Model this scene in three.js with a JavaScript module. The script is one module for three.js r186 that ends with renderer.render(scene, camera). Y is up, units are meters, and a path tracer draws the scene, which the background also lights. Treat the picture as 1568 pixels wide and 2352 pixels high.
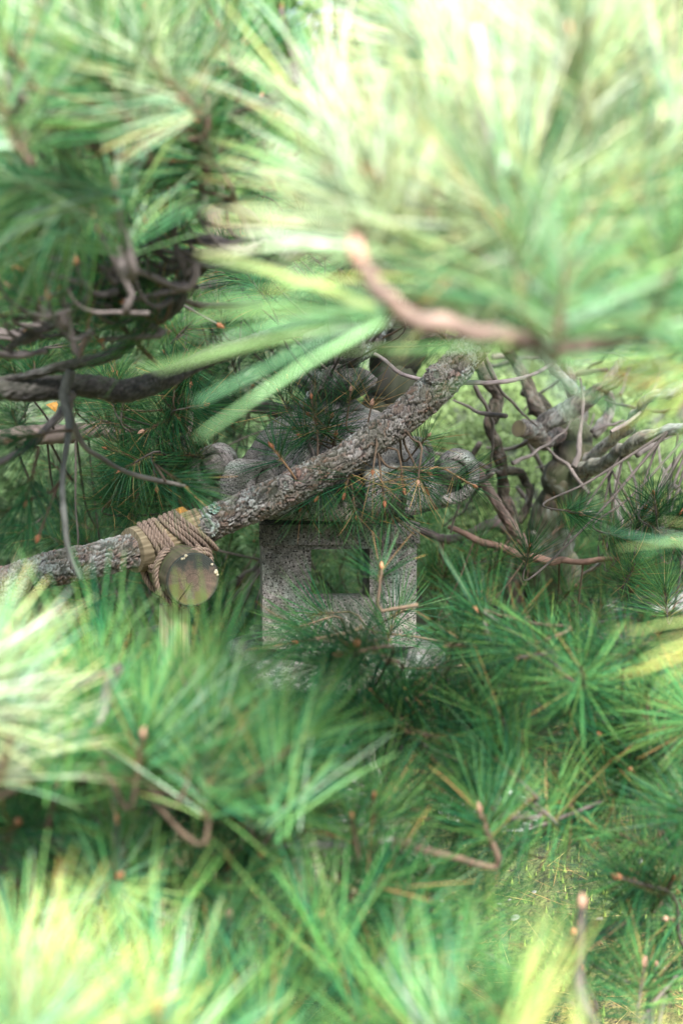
import * as THREE from 'three';
import { ImprovedNoise } from 'three/addons/math/ImprovedNoise.js';
import { mergeGeometries } from 'three/addons/utils/BufferGeometryUtils.js';
import { Brush, Evaluator, SUBTRACTION } from 'three-bvh-csg';

// ---------------------------------------------------------------- camera, sky, sun, exposure
const scene = new THREE.Scene();
const TAN = 0.36, PITCH = 10 * Math.PI / 180, EYE = new THREE.Vector3(0, 1.55, 0);
const camera = new THREE.PerspectiveCamera(2 * Math.atan(TAN) * 180 / Math.PI, 682 / 1024, 0.05, 300);
camera.position.copy(EYE);
camera.rotation.x = -PITCH;
camera.focus = 3.22;
camera.userData.fStop = 2.7;
scene.add(camera);

{ // overcast sky: luminance falls from zenith to horizon, slightly blue
  const W = 256, H = 128, data = new Float32Array(W * H * 4);
  for (let j = 0; j < H; j++) {
    const el = ((j + 0.5) / H - 0.5) * Math.PI, s = Math.max(0, Math.sin(el)), l = (0.22 + 0.78 * s) * 0.68;
    for (let i = 0; i < W; i++) {
      const k = (j * W + i) * 4;
      data[k] = l * 0.83; data[k + 1] = l * 1.0; data[k + 2] = l * 1.15; data[k + 3] = 1;
    }
  }
  const t = new THREE.DataTexture(data, W, H, THREE.RGBAFormat, THREE.FloatType);
  t.mapping = THREE.EquirectangularReflectionMapping; t.magFilter = THREE.LinearFilter; t.needsUpdate = true;
  scene.background = t; scene.environment = t;
}
const sun = new THREE.DirectionalLight(new THREE.Color(1.0, 0.98, 0.93), 4.8);
sun.position.set(3, 10, 5); sun.target.position.set(0, 0.5, -3);
sun.castShadow = true; sun.shadow.radius = 30;
sun.shadow.camera.left = sun.shadow.camera.bottom = -10; sun.shadow.camera.right = sun.shadow.camera.top = 10;
scene.add(sun, sun.target);

const renderer = new THREE.WebGLRenderer({ antialias: true });
renderer.toneMapping = THREE.LinearToneMapping;
renderer.toneMappingExposure = 4.5;
renderer.shadowMap.enabled = true;

// ---------------------------------------------------------------- helpers
let seed = 7;
const rnd = () => { seed = (seed + 0x6D2B79F5) | 0; let t = Math.imul(seed ^ (seed >>> 15), 1 | seed); t = (t + Math.imul(t ^ (t >>> 7), 61 | t)) ^ t; return ((t ^ (t >>> 14)) >>> 0) / 4294967296; };
const R = (a, b) => a + (b - a) * rnd();
const RN = () => (rnd() + rnd() + rnd() - 1.5) / 1.5;
const pick = (a) => a[Math.floor(rnd() * a.length)];
const V = (x, y, z) => new THREE.Vector3(x, y, z);
const clamp = THREE.MathUtils.clamp, lerp = THREE.MathUtils.lerp, smooth = THREE.MathUtils.smoothstep;
const noiser = new ImprovedNoise();
const N3 = (x, y, z) => noiser.noise(x + 31.7, y + 17.3, z + 53.1);
const fbm = (x, y, z, o = 4) => { let s = 0, a = 0.5; for (let i = 0; i < o; i++) { s += a * N3(x, y, z); x *= 2.03; y *= 2.03; z *= 2.03; a *= 0.5; } return s; };
const hash = (a, b, c = 0) => { let h = Math.imul(a, 374761393) + Math.imul(b, 668265263) + Math.imul(c, 974634211); h = Math.imul(h ^ (h >>> 13), 1274126177); return ((h ^ (h >>> 16)) >>> 0) / 4294967296; };
const mixc = (a, b, t) => [a[0] + (b[0] - a[0]) * t, a[1] + (b[1] - a[1]) * t, a[2] + (b[2] - a[2]) * t];
const AX = V(1, 0, 0), AU = V(0, Math.cos(PITCH), -Math.sin(PITCH)), AF = V(0, -Math.sin(PITCH), -Math.cos(PITCH));
// a point at a given distance in front of the viewer; x, y count 1568 x 2352 across the view
const at = (x, y, d) => EYE.clone().addScaledVector(AF, d).addScaledVector(AX, (x - 784) / 1176 * TAN * d).addScaledVector(AU, (1176 - y) / 1176 * TAN * d);
const mpp = (d) => TAN * d / 1176;
const dirOf = (x, y, z) => V(0, 0, 0).addScaledVector(AX, x).addScaledVector(AU, y).addScaledVector(AF, z).normalize();

const taken = new Map();
function numbered(name) { const n = taken.get(name) ?? 0; taken.set(name, n + 1); return n ? `${name}_${String(n).padStart(3, '0')}` : name; }
function tag(o, label, category, group) { o.userData.label = label; o.userData.category = category; if (group) o.userData.group = group; return o; }
function thing(name, pos, label, category, group) {
  const g = new THREE.Group(); g.name = numbered(name); g.position.copy(pos); scene.add(g);
  return tag(g, label, category, group);
}
function part(parent, name, geo, mat, kind) {
  const m = new THREE.Mesh(geo, mat); m.name = parent === scene ? numbered(name) : name; m.castShadow = m.receiveShadow = true;
  if (kind) m.userData.kind = kind;
  parent.add(m); return m;
}

// ---------------------------------------------------------------- materials
const std = (o) => new THREE.MeshStandardMaterial({ vertexColors: true, roughness: 0.85, ...o });
const M = {
  bark: std({ name: 'bark', roughness: 0.9 }),
  needle: new THREE.MeshPhysicalMaterial({ name: 'needle', vertexColors: true, roughness: 0.5, specularIntensity: 0.3, flatShading: true }),
  leaf: new THREE.MeshPhysicalMaterial({ name: 'leaf', vertexColors: true, roughness: 0.6 }),
  bud: std({ name: 'bud', roughness: 0.75 }),
  rope: std({ name: 'rope', roughness: 0.95 }),
  wood: std({ name: 'wood', roughness: 0.85 }),
  ground: std({ name: 'moss_ground', roughness: 1 }),
};

// ---------------------------------------------------------------- tubes with bark
function setColors(g, arr) { g.setAttribute('color', new THREE.Float32BufferAttribute(arr, 3)); return g; }
function pathOf(pts) { // pts: [Vector3, radius]
  const c = new THREE.CatmullRomCurve3(pts.map((p) => p[0]), false, 'centripetal'), n = pts.length - 1;
  const len = c.getLength();
  return { len, pos: (t) => c.getPoint(clamp(t, 0, 1)), rad: (t) => { const k = clamp(t, 0, 1) * n, i = Math.min(n - 1, Math.floor(k)); return lerp(pts[i][1], pts[i + 1][1], k - i); } };
}
// surf(s, th, r, pos) -> [extra radius, r, g, b]
function tube(pts, res, sides, surf, caps = true) {
  const P = pathOf(pts), n = Math.max(2, Math.ceil(P.len / res));
  const pos = [], col = [], idx = [], q = [];
  for (let i = 0; i <= n; i++) q.push(P.pos(i / n));
  let nrm = V(0, 1, 0), s = 0;
  for (let i = 0; i <= n; i++) {
    const t = q[Math.min(n, i + 1)].clone().sub(q[Math.max(0, i - 1)]).normalize();
    if (i === 0 && Math.abs(t.y) > 0.9) nrm = V(1, 0, 0);
    nrm.addScaledVector(t, -nrm.dot(t)).normalize();
    const b = t.clone().cross(nrm), r = P.rad(i / n);
    if (i) s += q[i].distanceTo(q[i - 1]);
    for (let j = 0; j < sides; j++) {
      const th = j / sides * 2 * Math.PI, [dr, cr, cg, cb] = surf(s, th, r, q[i]);
      const rr = r + dr, a = Math.cos(th) * rr, c = Math.sin(th) * rr;
      pos.push(q[i].x + nrm.x * a + b.x * c, q[i].y + nrm.y * a + b.y * c, q[i].z + nrm.z * a + b.z * c);
      col.push(cr, cg, cb);
    }
  }
  for (let i = 0; i < n; i++) for (let j = 0; j < sides; j++) {
    const a = i * sides + j, b = i * sides + (j + 1) % sides, c = a + sides, d = b + sides;
    idx.push(a, c, b, b, c, d);
  }
  if (caps) for (const [row, flip] of [[0, 0], [n, 1]]) {
    const k = pos.length / 3, p = q[row]; pos.push(p.x, p.y, p.z); col.push(...col.slice(row * sides * 3, row * sides * 3 + 3));
    for (let j = 0; j < sides; j++) { const a = row * sides + j, b = row * sides + (j + 1) % sides; flip ? idx.push(k, b, a) : idx.push(k, a, b); }
  }
  const g = new THREE.BufferGeometry();
  g.setAttribute('position', new THREE.Float32BufferAttribute(pos, 3)); setColors(g, col); g.setIndex(idx); g.computeVertexNormals();
  return g;
}
// scaly pine bark: thin overlapping flakes with dark cracks between, lichen in patches
function barkSurf({ plate = 0.013, depth = 0.004, sd = 1, pal, lichen = 0.3, moss = 0, rRef = 0.042, aspect = 1.5 }) {
  const cols = pal ?? { plates: [[0.16, 0.135, 0.12], [0.22, 0.185, 0.175], [0.11, 0.09, 0.08], [0.2, 0.115, 0.09], [0.33, 0.3, 0.285], [0.15, 0.13, 0.11]], crack: [0.012, 0.01, 0.01] };
  const cell = (u, v, nT, sd2) => {
    const iu = Math.floor(u), iv = Math.floor(v); let f1 = 9, f2 = 9, ca = 0, cb = 0, du = 0, dv = 0;
    for (let a = -1; a <= 1; a++) for (let b = -1; b <= 1; b++) {
      const x = iu + a, y = ((iv + b) % nT + nT) % nT, hx = x + hash(x, y, sd2), hy = iv + b + hash(x, y, sd2 + 50), d = Math.hypot(u - hx, v - hy);
      if (d < f1) { f2 = f1; f1 = d; ca = x; cb = y; du = u - hx; dv = v - hy; } else if (d < f2) f2 = d;
    }
    return [f2 - f1, hash(ca, cb, sd2 + 7), hash(ca, cb, sd2 + 9), du, dv];
  };
  const nT = Math.max(4, Math.round(2 * Math.PI * rRef / plate)), nS = Math.round(nT * 2.1);
  return (s, th, r, p) => {
    const x0 = Math.cos(th) * rRef, y0 = Math.sin(th) * rRef;
    const w1 = fbm(s * 34 + sd, x0 * 34, y0 * 34, 3), w2 = fbm(s * 34, x0 * 34 + sd * 3, y0 * 34 + 9, 3), w3 = fbm(s * 110, x0 * 110, y0 * 110 + sd, 3);
    const [e1, h1, k1, du1] = cell(s / (plate * aspect) + w1 * 1.9 + w3 * 0.35, th / 6.28318 * nT + w2 * 1.9 + w3 * 0.35, nT, sd);
    const [e2, h2, k2, du2] = cell(s / (plate * aspect * 0.45) + w1 * 2.2 + w3 * 0.9, th / 6.28318 * nS + w2 * 2.2 - w3 * 0.9, nS, sd + 200);
    const deep = smooth(w1 + w2 * 0.6, -0.35, 0.3);
    const c1 = smooth(e1, 0.015 + 0.05 * deep, 0.1 + 0.2 * deep), c2 = smooth(e2, 0.0, 0.16);
    const fine = fbm(s * 250, x0 * 250, y0 * 250, 3), big = fbm(s * 13 + sd, x0 * 13, y0 * 13, 3);
    const dr = depth * (c1 * (0.25 + 0.5 * h1 + 0.35 * du1 * (k1 - 0.35)) + 0.38 * c2 * c1 * (0.3 + h2 * 0.7) + 0.2 * du2 * c2 + 0.35 * fine) + r * 0.13 * fbm(s * 9 + sd, x0 * 9, y0 * 9, 2) - depth * 0.7;
    let c = mixc(cols.plates[Math.floor(k1 * cols.plates.length * 0.999)], cols.plates[Math.floor(k2 * cols.plates.length * 0.999)], 0.6);
    const sh = 0.82 + 0.36 * h2 + 0.7 * fine + 0.35 * big;
    c = mixc(cols.crack, [c[0] * sh, c[1] * sh, c[2] * sh], (0.15 + 0.85 * c1) * (0.5 + 0.5 * c2));
    const li = smooth(big + 0.5 * fine + 0.25 * w3, 0.3 - lichen * 0.5, 0.48 - lichen * 0.5) * lichen * (0.3 + 0.7 * c1);
    c = mixc(c, [0.36 + 0.2 * fine, 0.42 + 0.2 * fine, 0.4 + 0.2 * fine], clamp(li * 1.3, 0, 0.75));
    if (moss) c = mixc(c, [0.05, 0.075, 0.022], clamp(moss * smooth(fbm(s * 18, x0 * 18 + sd, y0 * 18, 3), -0.25, 0.2), 0, 0.95));
    return [dr, ...c];
  };
}
const simpleSurf = (c, amp = 0.2, sd = 1) => (s, th, r, p) => {
  const f = fbm(s * 60 + sd, Math.cos(th) * r * 90 + 4, Math.sin(th) * r * 90, 3), k = 0.8 + 1.3 * f;
  return [r * amp * 2 * f, c[0] * k, c[1] * k, c[2] * k];
};
const TWIG = [0.1, 0.065, 0.042], TWIGGREY = [0.1, 0.08, 0.07], DARK = [0.07, 0.06, 0.055], PALE = [0.45, 0.42, 0.38];
// path given as [x, y, distance, width in view units]; several distances may be left out (kept from the one before)
function px(list) { let d = 3, w = 10; return list.map((p) => { d = p[2] ?? d; w = p[3] ?? w; return [at(p[0], p[1], d), w * mpp(d) / 2]; }); }

// ---------------------------------------------------------------- pine shoots
// palettes: [base colours], share of straw-coloured needles; interior shade is mixed into deep, foreground brightness into sunny and pale
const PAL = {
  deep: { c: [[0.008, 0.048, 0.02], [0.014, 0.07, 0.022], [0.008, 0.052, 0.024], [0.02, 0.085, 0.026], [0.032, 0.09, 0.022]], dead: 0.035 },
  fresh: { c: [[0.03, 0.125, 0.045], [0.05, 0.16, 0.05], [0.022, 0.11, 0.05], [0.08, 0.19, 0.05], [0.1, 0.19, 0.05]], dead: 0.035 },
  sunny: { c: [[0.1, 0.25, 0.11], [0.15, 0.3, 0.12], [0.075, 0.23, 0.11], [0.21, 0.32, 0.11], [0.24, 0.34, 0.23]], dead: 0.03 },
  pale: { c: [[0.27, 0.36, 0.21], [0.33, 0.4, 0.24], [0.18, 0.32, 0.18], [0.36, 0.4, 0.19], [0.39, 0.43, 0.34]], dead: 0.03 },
  gold: { c: [[0.27, 0.35, 0.11], [0.31, 0.36, 0.11], [0.19, 0.32, 0.1], [0.38, 0.37, 0.11]], dead: 0.05 },
  straw: { c: [[0.3, 0.2, 0.08], [0.25, 0.15, 0.06], [0.2, 0.12, 0.055]], dead: 1 },
};
function tuftGeo({ n = 120, len = 0.125, axis = 0.06, pal = 'deep', width = 0.00125, open = 1, droop = 0.12, seg = 4, lo = 0.25, hi = 1.25 }) {
  const pos = [], nor = [], col = [], idx = [], p = PAL[pal];
  const A = V(0, 0, 0), D = V(0, 0, 0), S = V(0, 0, 0), T = V(0, 0, 0), Q = V(0, 0, 0);
  for (let i = 0; i < n; i++) {
    const f = Math.pow(rnd(), 0.8), y0 = -axis * f, phi = rnd() * 6.283, ang = (lo + (hi - lo) * Math.pow(f, 0.7)) * open + RN() * 0.22;
    D.set(Math.sin(ang) * Math.cos(phi), Math.cos(ang), Math.sin(ang) * Math.sin(phi));
    S.set(Math.cos(phi + 1.57), 0, Math.sin(phi + 1.57)).addScaledVector(V(RN(), RN(), RN()), 0.6).addScaledVector(D, -S.dot(D)).normalize();
    const L = len * R(0.72, 1.08), bend = RN() * 0.1 + droop * 0.4, side = RN() * 0.12, w = width * R(0.8, 1.15);
    const dead = rnd() < p.dead, c0 = dead ? pick(PAL.straw.c) : pick(p.c), br = R(0.75, 1.25), c = c0.map((x) => x * br);
    const base = pos.length / 3;
    for (let k = 0; k <= seg; k++) {
      const t = k === 0 ? 0 : k === 1 ? 0.07 : (k - 1) / (seg - 1), wid = k === seg ? w * 0.22 : w * (1 - 0.25 * t);
      A.set(D.x * 0.0025, y0 + D.y * 0.0025, D.z * 0.0025).addScaledVector(D, L * t);
      A.y += (ang < 0.7 ? 1 : -1) * 0 - bend * L * t * t; A.addScaledVector(S, side * L * t * t);
      T.copy(D); Q.crossVectors(S, T).normalize();
      for (let m = 0; m < 3; m++) {
        const a = m * 2.094, ux = S.x * Math.cos(a) + Q.x * Math.sin(a), uy = S.y * Math.cos(a) + Q.y * Math.sin(a), uz = S.z * Math.cos(a) + Q.z * Math.sin(a);
        pos.push(A.x + ux * wid / 2, A.y + uy * wid / 2, A.z + uz * wid / 2); nor.push(ux, uy, uz);
        const cc = k === 0 ? [0.2, 0.13, 0.06] : k === seg ? [c[0] * 1.35 + 0.015, c[1] * 1.1, c[2] * 0.9] : c;
        col.push(cc[0], cc[1], cc[2]);
      }
    }
    for (let k = 0; k < seg; k++) for (let m = 0; m < 3; m++) {
      const a = base + k * 3 + m, b = base + k * 3 + (m + 1) % 3; idx.push(a, b, a + 3, b, b + 3, a + 3);
    }
  }
  const g = new THREE.BufferGeometry();
  g.setAttribute('position', new THREE.Float32BufferAttribute(pos, 3)); g.setAttribute('normal', new THREE.Float32BufferAttribute(nor, 3));
  setColors(g, col); g.setIndex(idx); return g;
}
const TUFTS = {};
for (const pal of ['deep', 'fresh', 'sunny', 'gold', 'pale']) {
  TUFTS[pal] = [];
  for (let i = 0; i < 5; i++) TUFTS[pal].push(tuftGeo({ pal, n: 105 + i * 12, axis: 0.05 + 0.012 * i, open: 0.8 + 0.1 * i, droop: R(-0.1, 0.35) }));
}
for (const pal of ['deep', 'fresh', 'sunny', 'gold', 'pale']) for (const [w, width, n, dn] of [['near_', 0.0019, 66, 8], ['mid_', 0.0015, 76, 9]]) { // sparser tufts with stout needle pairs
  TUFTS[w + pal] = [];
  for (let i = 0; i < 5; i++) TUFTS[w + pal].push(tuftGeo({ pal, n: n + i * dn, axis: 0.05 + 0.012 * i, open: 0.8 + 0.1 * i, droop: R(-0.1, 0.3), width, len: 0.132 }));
}
TUFTS.lean = [0, 1, 2, 3, 4].map((i) => tuftGeo({ pal: 'deep', n: 40 + i * 9, axis: 0.03 + 0.012 * i, open: 0.9 + 0.1 * i, droop: R(-0.1, 0.3), width: 0.0015, len: 0.13 }));
TUFTS.lean_fresh = [0, 1].map((i) => tuftGeo({ pal: 'fresh', n: 60 + i * 20, axis: 0.05, open: 1, droop: 0.1, width: 0.0013, len: 0.13 }));
TUFTS.straw = [tuftGeo({ pal: 'straw', n: 14, axis: 0.01, open: 1, droop: 0.2 })];
const BUDS = [0, 1, 2].map((k) => { // resin-brown winter bud: overlapping scales on a small spindle
  const pos = [], cols = [], idx = [], rows = 8, sides = 8;
  for (let i = 0; i <= rows; i++) for (let j = 0; j < sides; j++) {
    const t = i / rows, r = 0.0042 * Math.sin(Math.PI * Math.min(1, 0.25 + t * 0.72)) * (1 + 0.16 * ((i + j) % 2)), a = (j + i * 0.5) / sides * 6.283;
    pos.push(Math.cos(a) * r, t * 0.015 - 0.001, Math.sin(a) * r);
    const c = [[0.3, 0.11, 0.05], [0.33, 0.14, 0.07], [0.36, 0.2, 0.14]][k], f = (0.65 + 0.6 * ((i + j) % 2)) ; cols.push(c[0] * f, c[1] * f, c[2] * f);
  }
  for (let i = 0; i < rows; i++) for (let j = 0; j < sides; j++) { const a = i * sides + j, b = i * sides + (j + 1) % sides; idx.push(a, a + sides, b, b, a + sides, b + sides); }
  const g = new THREE.BufferGeometry(); g.setAttribute('position', new THREE.Float32BufferAttribute(pos, 3)); setColors(g, cols); g.setIndex(idx); g.computeVertexNormals(); return g;
});

const UPY = V(0, 1, 0);
class Pine {
  constructor(name, label, group) {
    this.g = thing(name, V(0, 0, 0), label, name === 'pine_tree' ? 'tree' : 'branch', group); this.limbs = []; this.o = null; this.count = 0;
  }
  place(p) { if (!this.o) { this.o = p.clone(); this.g.position.copy(p); } return this.o; }
  limb(pts, { res = 0.012, sides = 12, surf, name = 'limb', kink = 1 } = {}) {
    this.place(pts[0][0]);
    if (kink) { const q = pathOf(pts), n = Math.max(3, Math.ceil(q.len / 0.045)), out = []; for (let i = 0; i <= n; i++) { const r = q.rad(i / n), e = i === 0 || i === n ? 0 : kink; out.push([q.pos(i / n).add(V(RN(), RN(), RN()).multiplyScalar(e * (0.35 * r + 0.003))), r * (1 + (e ? R(-0.1, 0.22) : 0))]); } pts = out; }
    const P = pathOf(pts); for (let i = 0; i <= 24; i++) this.limbs.push([P.pos(i / 24), P.pos(Math.min(1, i / 24 + 0.02)).sub(P.pos(Math.max(0, i / 24 - 0.02))).normalize(), P.rad(i / 24)]);
    const geo = tube(pts, res, sides, surf ?? simpleSurf(TWIGGREY)); geo.translate(-this.o.x, -this.o.y, -this.o.z);
    return part(this.g, name, geo, M.bark);
  }
  shoot(tip, dir, { pal = 'deep', scale = 1, bare = false, from, needles = true, color, thick = 1, bud = true, v } = {}) {
    dir = dir.clone().normalize(); this.place(tip);
    const far = tip.clone().sub(EYE).dot(AF); if (far < 2.45 && TUFTS['near_' + pal]) pal = (far < 1.8 ? 'near_' : 'mid_') + pal;
    const back = tip.clone().addScaledVector(dir, -0.09 * scale);
    let base = from, best = 1e9;
    if (!base) for (const l of this.limbs) { const d = l[0].distanceTo(back) * (1 + 0.3 * Math.max(0, -l[1].dot(dir))); if (d < best) { best = d; base = l[0]; } }
    base = base ?? back.clone().addScaledVector(dir, -0.05);
    const D = base.distanceTo(tip), mid = back.clone().lerp(base, 0.4).add(V(RN(), RN() - 0.4, RN()).multiplyScalar(0.07 * D));
    const r = 0.0022 * scale * thick, pts = [[base.clone(), r * (1.3 + D * 1.2)], [mid, r * (1.15 + D * 0.6)], [back, r * 1.15], [tip.clone().addScaledVector(dir, -0.03 * scale), r], [tip.clone(), r * 0.8]];
    const geo = tube(pts, 0.022, 6, simpleSurf(color ?? (D > 0.25 ? TWIGGREY : TWIG), 0.2, this.count)); geo.translate(-tip.x, -tip.y, -tip.z);
    const s = part(this.g, 'shoot', geo, M.bark); s.position.copy(tip).sub(this.o); this.count++;
    const q = new THREE.Quaternion().setFromUnitVectors(UPY, dir).multiply(new THREE.Quaternion().setFromAxisAngle(UPY, rnd() * 6.283));
    if (bud) { const b = part(s, 'bud', pick(BUDS), M.bud); b.quaternion.copy(q); b.scale.setScalar(scale * R(0.8, 1.25)); }
    if (needles) { const t = part(s, 'needles', v != null ? TUFTS[pal][v] : pick(TUFTS[pal]), M.needle, 'stuff'); t.quaternion.copy(q); t.scale.setScalar(scale * R(0.88, 1.1)); }
    return s;
  }
  // single needles fanning out from one point of the view; angles in degrees, 0 to the right, 90 up; lengths in view units
  fan(n, x, y, d, a0, a1, l0, l1, dd, pal, w = 0.0026) {
    w *= 0.75; n = Math.round(n * 1.4);
    for (let i = 0; i < n; i++) {
      const a = (lerp(a0, a1, (i + rnd()) / n)) * Math.PI / 180, l = R(l0, l1), ox = x + RN() * 70, oy = y + RN() * 60, A = at(ox, oy, d), B = at(ox + Math.cos(a) * l, oy - Math.sin(a) * l, d + RN() * dd), m = A.clone().lerp(B, 0.5).add(V(0, R(-0.002, 0.006), 0)), c = pick(PAL[pal].c).map((q) => q * R(0.85, 1.2)), ww = w * R(0.75, 1.2) / 2;
      const g = tube([[A, ww * 0.9], [m, ww], [B, ww * 0.3]], 0.02, 5, () => [0, ...c]); g.translate(-A.x, -A.y, -A.z);
      part(this.g, 'needle', g, M.needle).position.copy(A).sub(this.place(A));
    }
    return this;
  }
  // shoots through a region of the view at some depth: [x0, x1, y0, y1, d0, d1]; dir in view axes (right, up, away)
  fill(n, [x0, x1, y0, y1, d0, d1], dir, jit, pals, o = {}) {
    for (let i = 0; i < n; i++) {
      const d = R(d0, d1), fx = (i + rnd()) / n, tip = at(lerp(x0, x1, (fx * 7.13 + rnd() * 0.15) % 1), lerp(y0, y1, rnd()), d);
      this.shoot(tip, dirOf(dir[0] + RN() * jit, dir[1] + RN() * jit, dir[2] + RN() * jit), { pal: pick(pals), scale: R(0.85, 1.12), bud: rnd() < 0.22, ...o });
    }
    return this;
  }
}

// ---------------------------------------------------------------- ground
function noiseTex(size, fn, srgb = false) {
  const d = new Uint8Array(size * size * 4);
  for (let j = 0; j < size; j++) for (let i = 0; i < size; i++) { const c = fn(i / size, j / size), k = (j * size + i) * 4; d[k] = clamp(c[0] * 255, 0, 255); d[k + 1] = clamp(c[1] * 255, 0, 255); d[k + 2] = clamp(c[2] * 255, 0, 255); d[k + 3] = 255; }
  const t = new THREE.DataTexture(d, size, size); t.magFilter = THREE.LinearFilter; t.wrapS = t.wrapT = THREE.RepeatWrapping; t.needsUpdate = true;
  if (srgb) t.colorSpace = THREE.SRGBColorSpace; return t;
}
// tileable gradient noise, f cells across the tile
const TN = (u, v, f, o = 4, z = 0) => {
  let s = 0, amp = 0.5; f = Math.max(2, Math.round(f));
  for (let k = 0; k < o; k++) {
    const x = u * f, y = v * f, ix = Math.floor(x), iy = Math.floor(y), fx = x - ix, fy = y - iy, sx = fx * fx * (3 - 2 * fx), sy = fy * fy * (3 - 2 * fy);
    const g = (a, b) => { const h = hash((ix + a) % f, (iy + b) % f, z * 17 + k) * 6.28318; return Math.cos(h) * (fx - a) + Math.sin(h) * (fy - b); };
    s += amp * 1.5 * lerp(lerp(g(0, 0), g(1, 0), sx), lerp(g(0, 1), g(1, 1), sx), sy); f *= 2; amp *= 0.5;
  }
  return s;
};
{
  const mossMap = noiseTex(512, (u, v) => { const a = TN(u, v, 26, 4), b = TN(u, v, 5, 3, 5), k = 0.62 + 0.9 * a + 0.4 * b; return [k, k, k * 0.95]; });
  const mossBump = noiseTex(512, (u, v) => { const a = 0.5 + 0.8 * TN(u, v, 60, 4, 3); return [a, a, a]; });
  M.ground.map = mossMap; M.ground.bumpMap = mossBump; M.ground.bumpScale = 0.02;
  const n = 240, pos = [], col = [], uv = [], idx = [];
  for (let j = 0; j <= n; j++) for (let i = 0; i <= n; i++) {
    const u = i / n * 2 - 1, v = j / n * 2 - 1, x = 9 * u + 140 * Math.pow(Math.abs(u), 5) * Math.sign(u), z = -5 + 9 * v + 140 * Math.pow(Math.abs(v), 5) * Math.sign(v);
    const near = 1 - smooth(Math.hypot(x, z + 5), 8, 16);
    const hum = fbm(x * 1.1, 3, z * 1.1, 4), fine = fbm(x * 7, 8, z * 7, 3);
    pos.push(x, near * (0.16 * hum + 0.035 * fine), z); uv.push(x / 0.8, z / 0.8);
    const a = smooth(fbm(x * 0.9 + 4, 1, z * 0.9, 3), -0.2, 0.25), b = smooth(fine, -0.2, 0.3);
    let c = mixc([0.05, 0.085, 0.025], [0.2, 0.16, 0.055], clamp(a * 0.75 + 0.35 * b, 0, 1));
    c = mixc(c, [0.13, 0.09, 0.06], 0.35 * smooth(fbm(x * 2.3, 6, z * 2.3, 3), 0.05, 0.3));
    col.push(...c);
  }
  for (let j = 0; j < n; j++) for (let i = 0; i < n; i++) { const a = j * (n + 1) + i; idx.push(a, a + n + 1, a + 1, a + 1, a + n + 1, a + n + 2); }
  const g = new THREE.BufferGeometry();
  g.setAttribute('position', new THREE.Float32BufferAttribute(pos, 3)); g.setAttribute('uv', new THREE.Float32BufferAttribute(uv, 2)); setColors(g, col); g.setIndex(idx); g.computeVertexNormals();
  const m = part(scene, 'ground', g, M.ground); m.userData.kind = 'structure'; m.userData.label = 'mossy yellow green garden ground under the pines';
}
const groundY = (x, z) => (1 - smooth(Math.hypot(x, z + 5), 8, 16)) * (0.16 * fbm(x * 1.1, 3, z * 1.1, 4) + 0.035 * fbm(x * 7, 8, z * 7, 3));

// ---------------------------------------------------------------- stone lantern
const graniteMap = noiseTex(1024, (u, v) => {
  const a = TN(u, v, 85, 2, 1), b = TN(u, v, 110, 2, 4), c = TN(u, v, 7, 4, 7), d = TN(u, v, 30, 3, 11);
  let k = 0.74 + 0.3 * d + 0.22 * c; k *= 1 - 0.78 * smooth(a, 0.17, 0.26); k += 0.35 * smooth(b, 0.2, 0.3);
  return [k * 1.0, k * 0.985, k * 0.97];
}, true);
const graniteBump = noiseTex(512, (u, v) => { const a = 0.5 + 0.5 * TN(u, v, 50, 3, 2) + 0.3 * TN(u, v, 12, 3, 9); return [a, a, a]; });
const stone = std({ name: 'granite', roughness: 0.93, map: graniteMap, bumpMap: graniteBump, bumpScale: 0.004 });
const LD = 3.6, LC = at(768, 1160, LD); // lantern axis at the height of the eaves
const K6 = Math.PI / 3, TURN = 10 * Math.PI / 180;
// radius of a hexagon (corner radius 1) at angle a; round = 1 makes it a circle
const hexR = (a, round) => { const k = ((a - TURN) % K6 + K6) % K6 - K6 / 2; return lerp(Math.cos(K6 / 2) / Math.cos(k), 1, round); };
const corner = (a) => { const k = ((a - TURN + K6 / 2) % K6 + K6) % K6 - K6 / 2; return Math.exp(-(k * k) / 0.02); };
const stoneTint = (x, y, z, up = 0) => {
  const l = smooth(fbm(x * 11, y * 11, z * 11, 4), 0.0, 0.3), m = smooth(fbm(x * 7 + 5, y * 7, z * 7, 4), -0.02, 0.25), p = smooth(fbm(x * 5 + 15, y * 5, z * 5, 3), -0.1, 0.3);
  let c = mixc([0.36, 0.33, 0.33], [0.56, 0.5, 0.46], p);
  c = mixc(c, [0.36, 0.42, 0.38], 0.8 * l); c = mixc(c, [0.045, 0.06, 0.032], m * (0.6 + 0.3 * up)); return c;
};
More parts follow.
